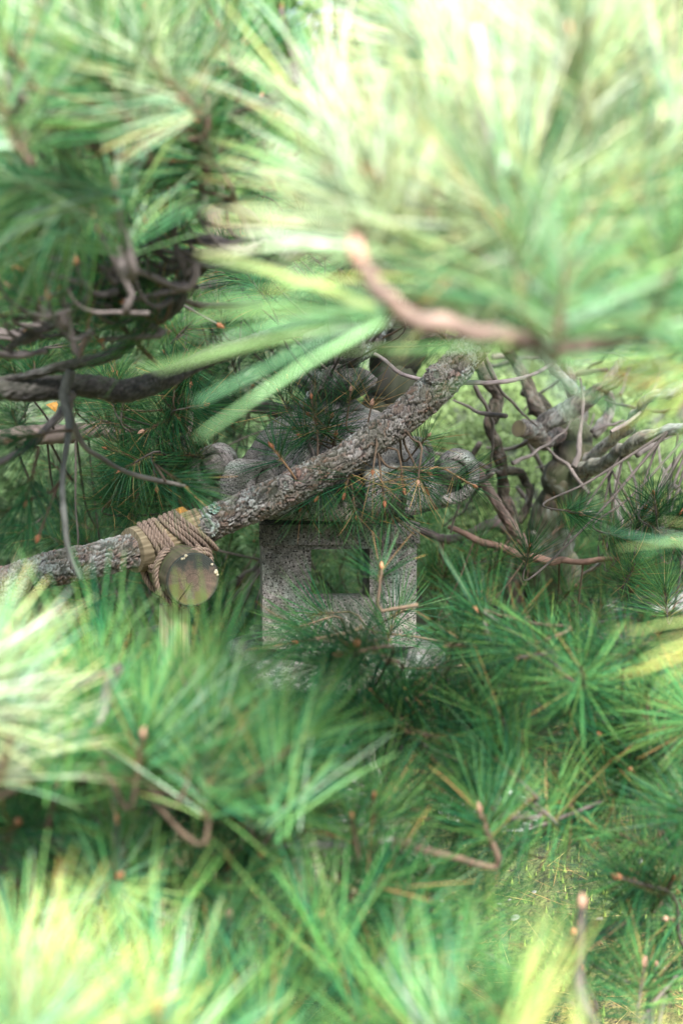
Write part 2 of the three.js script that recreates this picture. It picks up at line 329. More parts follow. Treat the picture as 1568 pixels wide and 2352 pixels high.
// solid of revolution with a hexagonal outline: profile rows [radius, y, roundness, cornerLift, cornerOut]
function hexLathe(rows, sub = 4, na = 144, up = 0.4) {
  const prof = []; for (let i = 0; i < rows.length - 1; i++) for (let k = 0; k < sub; k++) prof.push(rows[i].map((v, m) => lerp(v ?? 0, rows[i + 1][m] ?? 0, k / sub))); prof.push(rows[rows.length - 1]);
  const pos = [], col = [], uv = [], idx = []; let s = 0;
  for (let i = 0; i < prof.length; i++) {
    const [r, y, round = 0, lift = 0, out = 0] = prof[i]; if (i) s += Math.hypot(r - prof[i - 1][0], y - prof[i - 1][1]);
    for (let j = 0; j <= na; j++) {
      const a = j / na * 2 * Math.PI, c = corner(a), w = 0.006 * fbm(Math.cos(a) * r * 9, y * 9, Math.sin(a) * r * 9 + 3, 4) * Math.min(1, r / 0.05);
      const rr = r * hexR(a, round) * (1 + out * c) + w, x = Math.cos(a) * rr, z = Math.sin(a) * rr, yy = y + lift * c + w * 0.7;
      pos.push(x, yy, z); uv.push(a * 0.25 / 0.4, s / 0.4); col.push(...stoneTint(x, yy, z, up));
    }
  }
  for (let i = 0; i < prof.length - 1; i++) for (let j = 0; j < na; j++) { const a = i * (na + 1) + j, b = a + na + 1; idx.push(a, a + 1, b, a + 1, b + 1, b); }
  const g = new THREE.BufferGeometry();
  g.setAttribute('position', new THREE.Float32BufferAttribute(pos, 3)); g.setAttribute('uv', new THREE.Float32BufferAttribute(uv, 2)); setColors(g, col); g.setIndex(idx); g.computeVertexNormals(); return g;
}
function stoneBox(g) {
  if (g.type === 'BoxGeometry') g = new THREE.BoxGeometry(g.parameters.width, g.parameters.height, g.parameters.depth, Math.ceil(g.parameters.width / 0.012), Math.ceil(g.parameters.height / 0.012), Math.ceil(g.parameters.depth / 0.012));
  else { // cut long triangles until they are fine enough to carry the stains
    g = g.index ? g.toNonIndexed() : g; let P = Array.from(g.attributes.position.array), N = Array.from(g.attributes.normal.array);
    for (let pass = 0; pass < 12; pass++) {
      const p2 = [], n2 = []; let cut = false;
      for (let i = 0; i < P.length; i += 9) {
        const v = [0, 3, 6].map((k) => [P[i + k], P[i + k + 1], P[i + k + 2]]), n = [0, 3, 6].map((k) => [N[i + k], N[i + k + 1], N[i + k + 2]]), L = [0, 1, 2].map((k) => Math.hypot(...v[k].map((q, m) => q - v[(k + 1) % 3][m]))), k = L.indexOf(Math.max(...L));
        if (L[k] < 0.016) { p2.push(...v.flat()); n2.push(...n.flat()); continue; }
        cut = true; const a = v[k], b = v[(k + 1) % 3], c = v[(k + 2) % 3], m = a.map((q, j) => (q + b[j]) / 2), na = n[k], nb = n[(k + 1) % 3], nc = n[(k + 2) % 3];
        p2.push(...a, ...m, ...c, ...m, ...b, ...c); n2.push(...na, ...na, ...nc, ...na, ...nb, ...nc);
      }
      P = p2; N = n2; if (!cut) break;
    }
    g = new THREE.BufferGeometry(); g.setAttribute('position', new THREE.Float32BufferAttribute(P, 3)); g.setAttribute('normal', new THREE.Float32BufferAttribute(N, 3));
  } // box-projected uv in metres and tint for a plain solid
  g = g.index ? g.toNonIndexed() : g; const p = g.attributes.position, n = g.attributes.normal, uv = [], col = [];
  for (let i = 0; i < p.count; i++) {
    const ax = Math.abs(n.getX(i)), ay = Math.abs(n.getY(i)), az = Math.abs(n.getZ(i)), x = p.getX(i), y = p.getY(i), z = p.getZ(i);
    if (ay > ax && ay > az) uv.push(x / 0.4, z / 0.4); else uv.push((ax > az ? z : x) / 0.4, y / 0.4);
    const dm = smooth(fbm(x * 9 + 2, y * 3, z * 9, 3) + (0.1 - y) * 0.9, 0.05, 0.4); col.push(...mixc(stoneTint(x, y, z, 0.0), [0.09, 0.095, 0.075], 0.5 * dm));
  }
  g.setAttribute('uv', new THREE.Float32BufferAttribute(uv, 2)); return setColors(g, col);
}
const lanternBase = V(LC.x, 0, LC.z);
{
  const L = thing('stone_lantern', lanternBase, 'weathered grey granite lantern with curled roof corners behind the rope-tied branch', 'stone lantern');
  const y0 = LC.y;
  const put = (name, g, y, mat = stone, parent = L) => { const m = part(parent, name, g, mat); m.position.y = y; return m; };
  // roof: shoulder bulges, then sweeps out to curled corners
  const roof = put('roof', hexLathe([[0.0, 0.245, 1], [0.085, 0.242, 1], [0.115, 0.236, 0.8], [0.16, 0.212, 0.5], [0.2, 0.172, 0.25], [0.225, 0.13, 0.1, 0.004], [0.245, 0.098, 0, 0.012], [0.27, 0.078, 0, 0.02, 0.01], [0.295, 0.068, 0, 0.022, 0.03], [0.305, 0.06, 0, 0.02, 0.04], [0.308, 0.045, 0, 0.015, 0.05], [0.303, 0.018, 0, 0.005, 0.04], [0.29, 0.004, 0, 0], [0.26, 0, 0], [0.2, 0.006, 0], [0.0, 0.008, 0]], 4, 240, 0.7), y0);
  // curled scroll at each corner: a band rolled up over itself, with a boss in its eye
  const scroll = () => {
    const n = 54, m = 14, pos = [], col = [], uv = [], idx = [];
    for (let i = 0; i <= n; i++) {
      const t = i / n, a = -2.0 + t * 5.9, rad = 0.055 - 0.03 * t, cx = Math.cos(a) * rad, cy = Math.sin(a) * rad, thick = 0.013 * (1 - 0.25 * t) * (i === n || i === 0 ? 0.5 : 1), half = 0.05 - 0.008 * t;
      for (let j = 0; j < m; j++) {
        const b = j / m * 6.2832, ex = Math.sign(Math.cos(b)) * Math.pow(Math.abs(Math.cos(b)), 0.55), ey = Math.sign(Math.sin(b)) * Math.pow(Math.abs(Math.sin(b)), 0.55);
        const q = rad === 0 ? 0 : (rad + ey * thick) / rad, w = 0.003 * fbm(cx * 40, cy * 40 + j, b * 2, 3);
        const x = cx * q + w, y = cy * q + w, z = ex * half + w; pos.push(x, y, z); uv.push((t * 0.3 + y) / 0.4, (z + ey * 0.01) / 0.4); col.push(...stoneTint(x * 2 + 3, y * 2, z * 2, 0.7));
      }
    }
    for (let i = 0; i < n; i++) for (let j = 0; j < m; j++) { const a = i * m + j, b = i * m + (j + 1) % m; idx.push(a, b, a + m, b, b + m, a + m); }
    for (const [row, f] of [[0, 0], [n, 1]]) for (let j = 1; j < m - 1; j++) f ? idx.push(row * m, row * m + j, row * m + j + 1) : idx.push(row * m, row * m + j + 1, row * m + j);
    const g = new THREE.BufferGeometry(); g.setAttribute('position', new THREE.Float32BufferAttribute(pos, 3)); g.setAttribute('uv', new THREE.Float32BufferAttribute(uv, 2)); setColors(g, col); g.setIndex(idx); g.computeVertexNormals(); return g;
  };
  const boss = () => { const g = new THREE.SphereGeometry(0.036, 28, 20); g.scale(1.1, 0.95, 1.75); const p = g.attributes.position, c = []; for (let i = 0; i < p.count; i++) { const f = 1 + 0.22 * fbm(p.getX(i) * 50, p.getY(i) * 50, p.getZ(i) * 50, 3); p.setXYZ(i, p.getX(i) * f, p.getY(i) * f, p.getZ(i) * f); c.push(...mixc(stoneTint(p.getX(i) * 3, p.getY(i) * 3, p.getZ(i) * 3, 0.7), [0.08, 0.09, 0.07], 0.45)); } setColors(g, c); g.computeVertexNormals(); return g; };
  const sg = scroll(), bg = boss();
  for (let k = 0; k < 6; k++) {
    const a = TURN + k * K6, s = part(roof, 'scroll', sg, stone); s.position.set(Math.cos(a) * 0.3, 0.092, Math.sin(a) * 0.3); s.rotation.y = -a; s.scale.set(1.12, 1.18, 1.1);
    const b = part(s, 'scroll_boss', bg, stone); b.position.set(-0.002, 0.006, 0);
  }
  // finial: petalled collar and jewel
  put('finial_collar', hexLathe([[0.0, 0.0, 1], [0.07, 0.0, 1], [0.078, 0.01, 0.8], [0.06, 0.022, 1], [0.055, 0.03, 1], [0.075, 0.04, 0.9], [0.1, 0.062, 0.5, 0, 0.05], [0.104, 0.082, 0.5, 0, 0.06], [0.09, 0.1, 0.6], [0.06, 0.108, 1], [0, 0.11, 1]], 5, 144, 0.5), y0 + 0.24);
  put('finial', hexLathe([[0.0, 0, 1], [0.045, 0.0, 1], [0.07, 0.02, 1], [0.081, 0.05, 1], [0.078, 0.078, 1], [0.062, 0.103, 1], [0.036, 0.122, 1], [0.013, 0.137, 1], [0, 0.145, 1]], 5, 96, 0.5), y0 + 0.348);
  // fire box with openings
  const ev = new Evaluator(); ev.useGroups = false;
  // square box, a little turned, with a window through front and back
  const H = 0.31, BT = 4 * Math.PI / 180, W2 = 0.187;
  const blk = (w, h, d, x = 0, y = 0, z = 0) => { const g = new THREE.BoxGeometry(w, h, d, 1, 1, 1); const b = new Brush(g); b.position.set(x, y, z); b.updateMatrixWorld(); return b; };
  let box = blk(W2 * 2, H, W2 * 2);
  for (const q of [blk(0.26, H - 0.09, 0.26), blk(0.142, 0.132, 0.4, 0.002, 0.034, 0.2), blk(0.2, 0.21, 0.4, 0, -0.005, -0.2)]) box = ev.evaluate(box, q, SUBTRACTION);
  const bgx = box.geometry.clone(); bgx.clearGroups();
  const fb = put('fire_box', stoneBox(bgx), y0 - 0.012 - H / 2); fb.rotation.y = BT;
  const ledge = (name, w, h, d, y, z) => { const m = part(fb, name, stoneBox(new THREE.BoxGeometry(w, h, d)), stone); m.position.set(0, y, z); };
  ledge('lintel', W2 * 2 + 0.012, 0.05, 0.02, 0.13, W2 + 0.003); ledge('opening_frame', 0.2, 0.012, 0.006, 0.098, W2 + 0.001);
  // platform, its lower slab, shaft and foot
  put('platform', hexLathe([[0, 0.03, 0], [0.15, 0.03, 0], [0.215, 0.03, 0], [0.223, 0.024, 0], [0.225, 0.008, 0], [0.22, 0, 0], [0, 0, 0]], 4, 192, 0.5), y0 - 0.012 - H - 0.032);
  put('lower_slab', hexLathe([[0, 0.085, 0], [0.2, 0.085, 0], [0.275, 0.08, 0], [0.287, 0.07, 0], [0.29, 0.03, 0], [0.28, 0.018, 0], [0.23, 0.0, 0.3], [0.17, -0.05, 0.7], [0.15, -0.07, 1], [0, -0.07, 1]], 4, 192, 0.6), y0 - 0.012 - H - 0.12);
  const top = y0 - 0.012 - H - 0.19;
  put('shaft', hexLathe([[0.11, top, 1], [0.105, top * 0.6, 1], [0.125, top * 0.52, 1], [0.125, top * 0.46, 1], [0.105, top * 0.4, 1], [0.115, 0.08, 1]], 4, 96, 0.7), 0);
  const mossy = stone.clone(); mossy.name = 'mossy_granite'; mossy.color.setRGB(0.36, 0.42, 0.26);
  put('foot', hexLathe([[0, 0.12, 0], [0.15, 0.11, 0.6], [0.24, 0.07, 0], [0.27, 0.03, 0], [0.27, -0.12, 0], [0, -0.12, 0]], 4, 96, 0.8), 0, mossy);
}

// ---------------------------------------------------------------- the tied branch
const MB = [[-60, 1378, 2.86, 84], [0, 1348, 2.92, 84], [110, 1310, 3.02, 85], [200, 1290, 3.09, 85], [330, 1258, 3.18, 84], [400, 1236, 3.2, 83], [470, 1210, 3.22, 84], [560, 1170, 3.22, 82], [640, 1133, 3.22, 82], [720, 1094, 3.22, 80], [800, 1050, 3.22, 80], [870, 1000, 3.24, 81], [940, 945, 3.25, 82], [1000, 890, 3.26, 84], [1050, 840, 3.28, 84], [1090, 785, 3.32, 88], [1135, 735, 3.38, 96], [1200, 690, 3.46, 104], [1290, 640, 3.6, 112], [1420, 560, 3.8, 120], [1640, 400, 4.1, 130]];
const branch = new Pine('pine_branch', 'thick scaly pine branch tied with rope, slanting across in front of the lantern');
{
  const m = branch.limb(px(MB.map((q) => [q[0], q[1], q[2], q[3] * 0.95])), { res: 0.0026, sides: 112, surf: barkSurf({ plate: 0.0145, depth: 0.0068, sd: 3, lichen: 0.36, moss: 0.2 }), kink: 0 });
  // old pruning scars: a ring of swollen bark round a healed stub
  const scar = (x, y, d, r) => {
    const c = at(x, y, d), g = new THREE.SphereGeometry(r, 60, 40), p = g.attributes.position, col = [];
    for (let i = 0; i < p.count; i++) {
      const v = V(p.getX(i), p.getY(i), p.getZ(i)), f0 = fbm(v.x * 60 + x, v.y * 60, v.z * 60, 3), f = fbm(v.x * 190 + x, v.y * 190, v.z * 190, 3), q = Math.hypot(v.x * 1.25, v.y) / r + 0.35 * f0;
      const wave = 0.5 * Math.sin(q * 11 + f * 5 + 2 * f0) + 1.6 * f, dip = q < 0.4 ? -0.3 : 0; v.multiplyScalar(1 + 0.07 * wave + 0.3 * f + 0.25 * f0); v.z *= 0.5 + dip * 0.5; p.setXYZ(i, v.x * 0.95, v.y, v.z);
      const k = smooth(wave + 2.2 * f, -0.9, 0.5); col.push(...mixc([0.035, 0.032, 0.03], q < 0.35 ? [0.13, 0.14, 0.115] : mixc([0.2, 0.17, 0.155], [0.33, 0.37, 0.34], smooth(f0, 0.05, 0.3)), k));
    }
    g.computeVertexNormals(); setColors(g, col); const s = part(branch.g, 'knot', g, M.bark); s.position.copy(c).sub(branch.o); s.rotation.set(-0.2, 0.1, 0.6);
  };
  scar(1000, 862, 3.222, 0.024); scar(655, 1112, 3.186, 0.019); scar(478, 1208, 3.18, 0.024);
  // crusts of pale lichen
  const crust = (x, y, d, r) => {
    const pos = [], col = [], idx = []; const n = 60;
    for (let i = 0; i < n; i++) { const a = R(0, 6.28), q = r * Math.sqrt(rnd()), cx = Math.cos(a) * q, cy = Math.sin(a) * q, s = R(0.002, 0.005), b = pos.length / 3, z = R(0, 0.006), c = [0.38 * R(0.7, 1.2), 0.46 * R(0.8, 1.15), 0.38]; for (let k = 0; k < 6; k++) { const t = k / 6 * 6.28 + a; pos.push(cx + Math.cos(t) * s * R(0.6, 1.2), cy + Math.sin(t) * s * R(0.6, 1.2), z + R(0, 0.004)); col.push(...c); } pos.push(cx, cy, z - 0.002); col.push(c[0] * 0.5, c[1] * 0.5, c[2] * 0.5); for (let k = 0; k < 6; k++) idx.push(b + k, b + (k + 1) % 6, b + 6); }
    const g = new THREE.BufferGeometry(); g.setAttribute('position', new THREE.Float32BufferAttribute(pos, 3)); setColors(g, col); g.setIndex(idx); g.computeVertexNormals();
    const m2 = part(branch.g, 'lichen', g, M.leaf, 'stuff'); m2.position.copy(at(x, y, d)).sub(branch.o);
  };
  crust(492, 1166, 3.185, 0.011);
}
// rope, sleeve, log and post
const mb = (x) => { let i = 0; while (i < MB.length - 2 && MB[i + 1][0] < x) i++; const a = MB[i], b = MB[i + 1], t = (x - a[0]) / (b[0] - a[0]); return at(x, lerp(a[1], b[1], t), lerp(a[2], b[2], t)); };
{
  const s = thing('bark_sleeve', mb(400), 'pale fibrous bark sleeve wrapped round the branch beneath the rope', 'bark wrap');
  const pts = [[mb(303), 0.0475], [mb(330), 0.0478], [mb(360), 0.0472], [mb(400), 0.0475], [mb(440), 0.047], [mb(466), 0.0478]];
  const g = tube(pts, 0.003, 96, (ss, th, r, p) => {
    const st = fbm(th * 16, ss * 7, 3, 4), f = fbm(th * 40, ss * 22, 8, 3), gap = smooth(Math.abs(((th * 1.1 + ss * 1.2 + 0.4) % 1.57) - 0.8), 0.0, 0.05), mo = smooth(fbm(p.x * 26, p.y * 26, p.z * 26, 3), -0.05, 0.3);
    let c = mixc([0.14, 0.09, 0.05], [0.34, 0.26, 0.16], smooth(st + f * 0.4, -0.3, 0.35)); c = mixc(c, [0.17, 0.18, 0.06], mo * 0.55); c = mixc([0.05, 0.03, 0.02], c, 0.35 + 0.65 * gap);
    return [0.004 * st + 0.0016 * f - 0.0018 * (1 - gap) + 0.002 * fbm(p.x * 30, p.y * 30, p.z * 30, 2), ...c];
  }); g.translate(-s.position.x, -s.position.y, -s.position.z); part(s, 'wrap', g, M.wood);
  const g2 = tube([[mb(303), 0.0505], [mb(318), 0.0512], [mb(332), 0.0505]], 0.003, 96, (ss, th, r, p) => { const st = fbm(th * 20, ss * 9, 33, 4); return [0.003 * st, ...mixc([0.12, 0.09, 0.05], [0.28, 0.22, 0.14], smooth(st, -0.3, 0.3))]; });
  g2.translate(-s.position.x, -s.position.y, -s.position.z); part(s, 'wrap_edge', g2, M.wood);
}
const logFace = at(443, 1332, 3.09), logDir = V(-0.42, 0.02, -0.9).normalize(), LOGR = 0.0605;
{
  const t = thing('support_log', logFace, 'short round log with cracked end grain under the tied branch', 'log');
  const body = tube([[V(0, 0, 0), LOGR], [logDir.clone().multiplyScalar(0.1), LOGR * 1.02], [logDir.clone().multiplyScalar(0.21), LOGR * 0.98]], 0.006, 80, (ss, th, r, p) => {
    const st = fbm(th * 9, ss * 2.2, 5, 4), f = fbm(p.x * 30, p.y * 30, p.z * 30, 3); let c = mixc([0.05, 0.04, 0.026], [0.13, 0.1, 0.065], smooth(st, -0.3, 0.3)); c = mixc(c, [0.09, 0.12, 0.03], smooth(f, -0.1, 0.3) * 0.7); return [0.003 * st - (ss < 0.008 ? 0.003 : 0), ...c];
  }, false); part(t, 'log_body', body, M.wood);
  const rings = 70, sec = 160, pos = [], col = [], idx = [];
  for (let i = 0; i <= rings; i++) for (let j = 0; j < sec; j++) {
    const q = i / rings, a = j / sec * 6.2832, x = Math.cos(a), y = Math.sin(a);
    const nn = fbm(x * q * 3 + 2, y * q * 3, 1, 3), ring = Math.sin((q + 0.05 * nn) * 95) * (0.4 + nn), fine = fbm(x * q * 30, y * q * 30, 4, 3);
    let z = 0.0006 * ring + 0.001 * fine - (q > 0.97 ? 0.003 : 0);
    const rad = fbm(Math.cos(a) * 6, Math.sin(a) * 6, q * 1.5, 3); let c = mixc([0.06, 0.043, 0.032], [0.17, 0.115, 0.085], clamp(0.5 + 0.3 * ring + 0.9 * fine + 0.8 * rad + 0.5 * nn, 0, 1));
    const crackA = Math.abs(Math.atan2(Math.sin(a + 2.18 + 0.05 * nn), Math.cos(a + 2.18 + 0.05 * nn))), cw = 0.0045 / (q + 0.04) * smooth(q, 0.22, 0.4) * (1.1 - 0.6 * q) * 1.4;
    const crk = 1 - smooth(crackA, cw, cw + 0.025); z -= 0.012 * crk;
    let check = 0; for (const b of [0.02, 3.05, 4.6, 5.5]) { const d = Math.abs(Math.atan2(Math.sin(a - b), Math.cos(a - b))); check = Math.max(check, (1 - smooth(d, 0.004, 0.03)) * smooth(q, 0.25, 0.35)); }
    const heart = Math.abs(q - 0.24) < 0.018 ? 0.75 : 0;
    c = mixc(c, [0.03, 0.022, 0.016], Math.max(crk, check * 0.6 * smooth(nn, -0.3, 0.2), heart * 0.6));
    const mossy = smooth(fbm(x * q * 2.2 + 8, y * q * 2.2 + 1, 3, 3) + 0.55 * q - 0.25 - 0.15 * y, 0.0, 0.3);
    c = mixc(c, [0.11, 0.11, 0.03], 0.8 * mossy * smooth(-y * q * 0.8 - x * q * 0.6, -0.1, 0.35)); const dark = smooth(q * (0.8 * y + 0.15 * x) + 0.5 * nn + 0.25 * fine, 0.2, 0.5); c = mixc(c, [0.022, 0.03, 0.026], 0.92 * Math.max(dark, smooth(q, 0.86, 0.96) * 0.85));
    pos.push(x * q * LOGR * 1.0, y * q * LOGR, z); col.push(...c);
  }
  for (let i = 0; i < rings; i++) for (let j = 0; j < sec; j++) { const a = i * sec + j, b = i * sec + (j + 1) % sec; idx.push(a, a + sec, b, b, a + sec, b + sec); }
  const g = new THREE.BufferGeometry(); g.setAttribute('position', new THREE.Float32BufferAttribute(pos, 3)); setColors(g, col); g.setIndex(idx); g.computeVertexNormals();
  const f = part(t, 'end_grain', g, M.wood); f.quaternion.setFromUnitVectors(V(0, 0, 1), logDir.clone().negate()); f.position.copy(logDir).multiplyScalar(-0.0015);
  // white fungus on the rim
  for (const [a, s] of [[2.05, 1], [1.85, 1.3], [1.95, 0.9], [0.62, 1.1], [0.22, 1.8], [0.12, 1.2], [0.32, 1.1]]) {
    const fg = new THREE.SphereGeometry(0.0028 * s, 12, 9), p = fg.attributes.position, c = []; for (let i = 0; i < p.count; i++) { const k = 1 + 0.6 * fbm(p.getX(i) * 400, p.getY(i) * 400, p.getZ(i) * 400 + a, 2); p.setXYZ(i, p.getX(i) * k, p.getY(i) * k, p.getZ(i) * k * 0.6); const w = rnd(); c.push(...mixc([0.42, 0.4, 0.32], [0.45, 0.28, 0.1], w < 0.15 ? 1 : 0.1)); }
    fg.computeVertexNormals(); setColors(fg, c); const m = part(f, 'fungus', fg, M.wood); m.position.set(Math.cos(a) * LOGR * R(0.86, 0.96), Math.sin(a) * LOGR * R(0.86, 0.96), 0.001);
  }
}
{
  const top = at(402, 1372, 3.17), foot = V(top.x - 0.02, groundY(top.x, top.z) - 0.1, top.z + 0.02);
  const t = thing('support_post', top, 'weathered round post with a split side standing under the log', 'post');
  const d = foot.clone().sub(top);
  part(t, 'post_body', tube([[V(0, 0, 0), 0.033], [d.clone().multiplyScalar(0.3), 0.0345], [d, 0.037]], 0.006, 64, (ss, th, r, p) => { const st = fbm(th * 10, ss * 2.5, 15, 4), k = smooth(Math.abs(th - 4.2), 0.02, 0.1), mo = smooth(fbm(p.x * 25, p.y * 8, p.z * 25, 3), -0.1, 0.3); let c = mixc([0.11, 0.09, 0.045], [0.28, 0.25, 0.14], smooth(st, -0.3, 0.3)); c = mixc(c, [0.2, 0.22, 0.08], mo * 0.5); return [0.003 * st - 0.004 * (1 - k), ...mixc([0.05, 0.04, 0.03], c, k)]; }), M.wood);
  const o = V(-0.019, -0.01, 0.026), strip = tube([[o, 0.012], [o.clone().add(d.clone().multiplyScalar(0.35)).add(V(-0.006, 0, 0)), 0.0145], [o.clone().add(d).add(V(-0.012, 0, 0)), 0.016]], 0.006, 24, (ss, th, r, p) => { const st = fbm(th * 5, ss * 3, 25, 4); let c = mixc([0.2, 0.12, 0.07], [0.36, 0.29, 0.2], smooth(st, -0.3, 0.25)); const kn = Math.hypot(ss - 0.145, (th - 1.7) * 0.012); c = mixc([0.09, 0.05, 0.03], c, smooth(kn, 0.003, 0.007)); return [0.0015 * st, ...c]; });
  part(t, 'split_strip', strip, M.wood);
}
{ // rope: three strands laid together, in turns of their own
  const t = thing('rope_lashing', mb(400), 'twisted brown hemp rope lashing the branch onto the log', 'rope');
  const turn = (pts, closed, name = 'rope_turn') => {
    const c = new THREE.CatmullRomCurve3(pts, closed, 'centripetal'), len = c.getLength(), n = Math.ceil(len / 0.0032), geos = [], RR = 0.0056;
    const fr = []; let nrm = V(0.3, 1, 0.2).normalize();
    const P = []; for (let i = 0; i <= n; i++) P.push(c.getPointAt(Math.min(1, i / n)));
    for (let i = 0; i <= n; i++) { const tg = c.getTangentAt(Math.min(1, i / n)); nrm = nrm.clone().addScaledVector(tg, -nrm.dot(tg)).normalize(); fr.push([tg, nrm, tg.clone().cross(nrm)]); }
    const pos = [], col = [], idx = [], sides = 7, ph0 = rnd() * 6, tone = R(0.85, 1.15);
    for (let k = 0; k < 3; k++) {
      const b0 = pos.length / 3;
      for (let i = 0; i <= n; i++) {
        const ph = ph0 + k * 2.0944 + i * (len / n) / 0.031 * 6.2832, [tg, a, b] = fr[i], cx = P[i].clone().addScaledVector(a, Math.cos(ph) * RR * 0.5).addScaledVector(b, Math.sin(ph) * RR * 0.5);
        for (let j = 0; j < sides; j++) {
          const th = j / sides * 6.2832 + ph, r = RR * 0.56 * (1 + 0.12 * fbm(i * 0.7, j * 1.3, k * 5 + ph0, 2)), q = cx.clone().addScaledVector(a, Math.cos(th) * r).addScaledVector(b, Math.sin(th) * r);
          pos.push(q.x - t.position.x, q.y - t.position.y, q.z - t.position.z);
          const f = fbm(i * 0.35 + k * 7, j * 0.8, ph0 * 3, 3), mo = smooth(fbm(q.x * 30, q.y * 30, q.z * 30, 3), 0.0, 0.3), inner = 0.55 + 0.45 * smooth(Math.cos(th - ph), -0.4, 0.5);
          const cc = mixc([0.25, 0.175, 0.135], [0.17, 0.16, 0.07], mo * 0.45).map((x) => x * tone * inner * (1 + 0.7 * f)); col.push(...cc);
        }
      }
      for (let i = 0; i < n; i++) for (let j = 0; j < sides; j++) { const a = b0 + i * sides + j, b = b0 + i * sides + (j + 1) % sides; idx.push(a, a + sides, b, b, a + sides, b + sides); }
    }
    // stray fibres
    for (let i = 0; i < len * 160; i++) { const k = Math.floor(rnd() * n), [tg, a, b] = fr[k], ph = R(0, 6.28), o = P[k].clone().addScaledVector(a, Math.cos(ph) * RR).addScaledVector(b, Math.sin(ph) * RR), e = o.clone().addScaledVector(a, Math.cos(ph) * R(0.002, 0.007)).addScaledVector(b, Math.sin(ph) * R(0.002, 0.007)).addScaledVector(tg, R(-0.006, 0.006)), s = b.clone().multiplyScalar(0.0003), u = tg.clone().multiplyScalar(0.0003), q = pos.length / 3; for (const v of [o.clone().add(s), o.clone().sub(s), o.clone().add(u), e]) { pos.push(v.x - t.position.x, v.y - t.position.y, v.z - t.position.z); col.push(0.3, 0.22, 0.16); } idx.push(q, q + 1, q + 3, q + 1, q + 2, q + 3, q + 2, q, q + 3); }
    const g = new THREE.BufferGeometry(); g.setAttribute('position', new THREE.Float32BufferAttribute(pos, 3)); setColors(g, col); g.setIndex(idx); g.computeVertexNormals(); part(t, name, g, M.rope);
  };
  const axis = mb(460).sub(mb(330)).normalize(), side = V(0, 1, 0).addScaledVector(axis, -axis.y).normalize(), front = axis.clone().cross(side).normalize(); // front: towards the viewer or away
  const f = front.z < 0 ? front.negate() : front;
  const loop = (x, slantX, r = 0.053) => { const c = mb(x), pts = []; for (let i = 0; i < 24; i++) { const a = i / 24 * 6.2832; pts.push(c.clone().addScaledVector(side, Math.cos(a) * r).addScaledVector(f, Math.sin(a) * r).addScaledVector(axis, -Math.cos(a) * slantX + 0.0016 * Math.sin(a * 3 + x))); } turn(pts, true); };
  // left band: four turns leaning slightly; right band: four turns leaning the other way, the lower ends towards the right
  for (let k = 0; k < 4; k++) loop(350 + k * 11.3, 0.012 + 0.001 * k, 0.0535);
  for (let k = 0; k < 4; k++) loop(411 + k * 12.5, 0.028 + 0.002 * k, 0.0535 + 0.0006 * k);
  // frapping turns in front, between branch and log
  const A = (x, y, d) => at(x, y, d);
  turn([A(338, 1262, 3.24), A(341, 1296, 3.17), A(356, 1301, 3.132), A(385, 1287, 3.118), A(415, 1274, 3.112), A(448, 1264, 3.118), A(470, 1263, 3.14), A(482, 1270, 3.19), A(478, 1290, 3.25)], false);
  turn([A(336, 1285, 3.24), A(343, 1308, 3.172), A(360, 1310, 3.13), A(388, 1297, 3.112), A(418, 1284, 3.106), A(450, 1272, 3.112), A(474, 1272, 3.14), A(486, 1282, 3.19)], false);
  // strands running down over the side of the log
  const wrapLog = (u, a0, a1, off) => { const pts = []; const e1 = V(0, 1, 0), e2 = e1.clone().cross(logDir).normalize(); for (let i = 0; i <= 14; i++) { const a = lerp(a0, a1, i / 14), c = logFace.clone().addScaledVector(logDir, u + off * i / 14); pts.push(c.addScaledVector(e1, Math.cos(a) * (LOGR + 0.006)).addScaledVector(e2, Math.sin(a) * (LOGR + 0.006))); } turn(pts, false); };
  for (const [u, o] of [[0.062, -0.03], [0.074, -0.03], [0.16, -0.05], [0.172, -0.05]]) { wrapLog(u, 0.5, 3.3, o); wrapLog(u, -0.5, -3.3, o); }
}

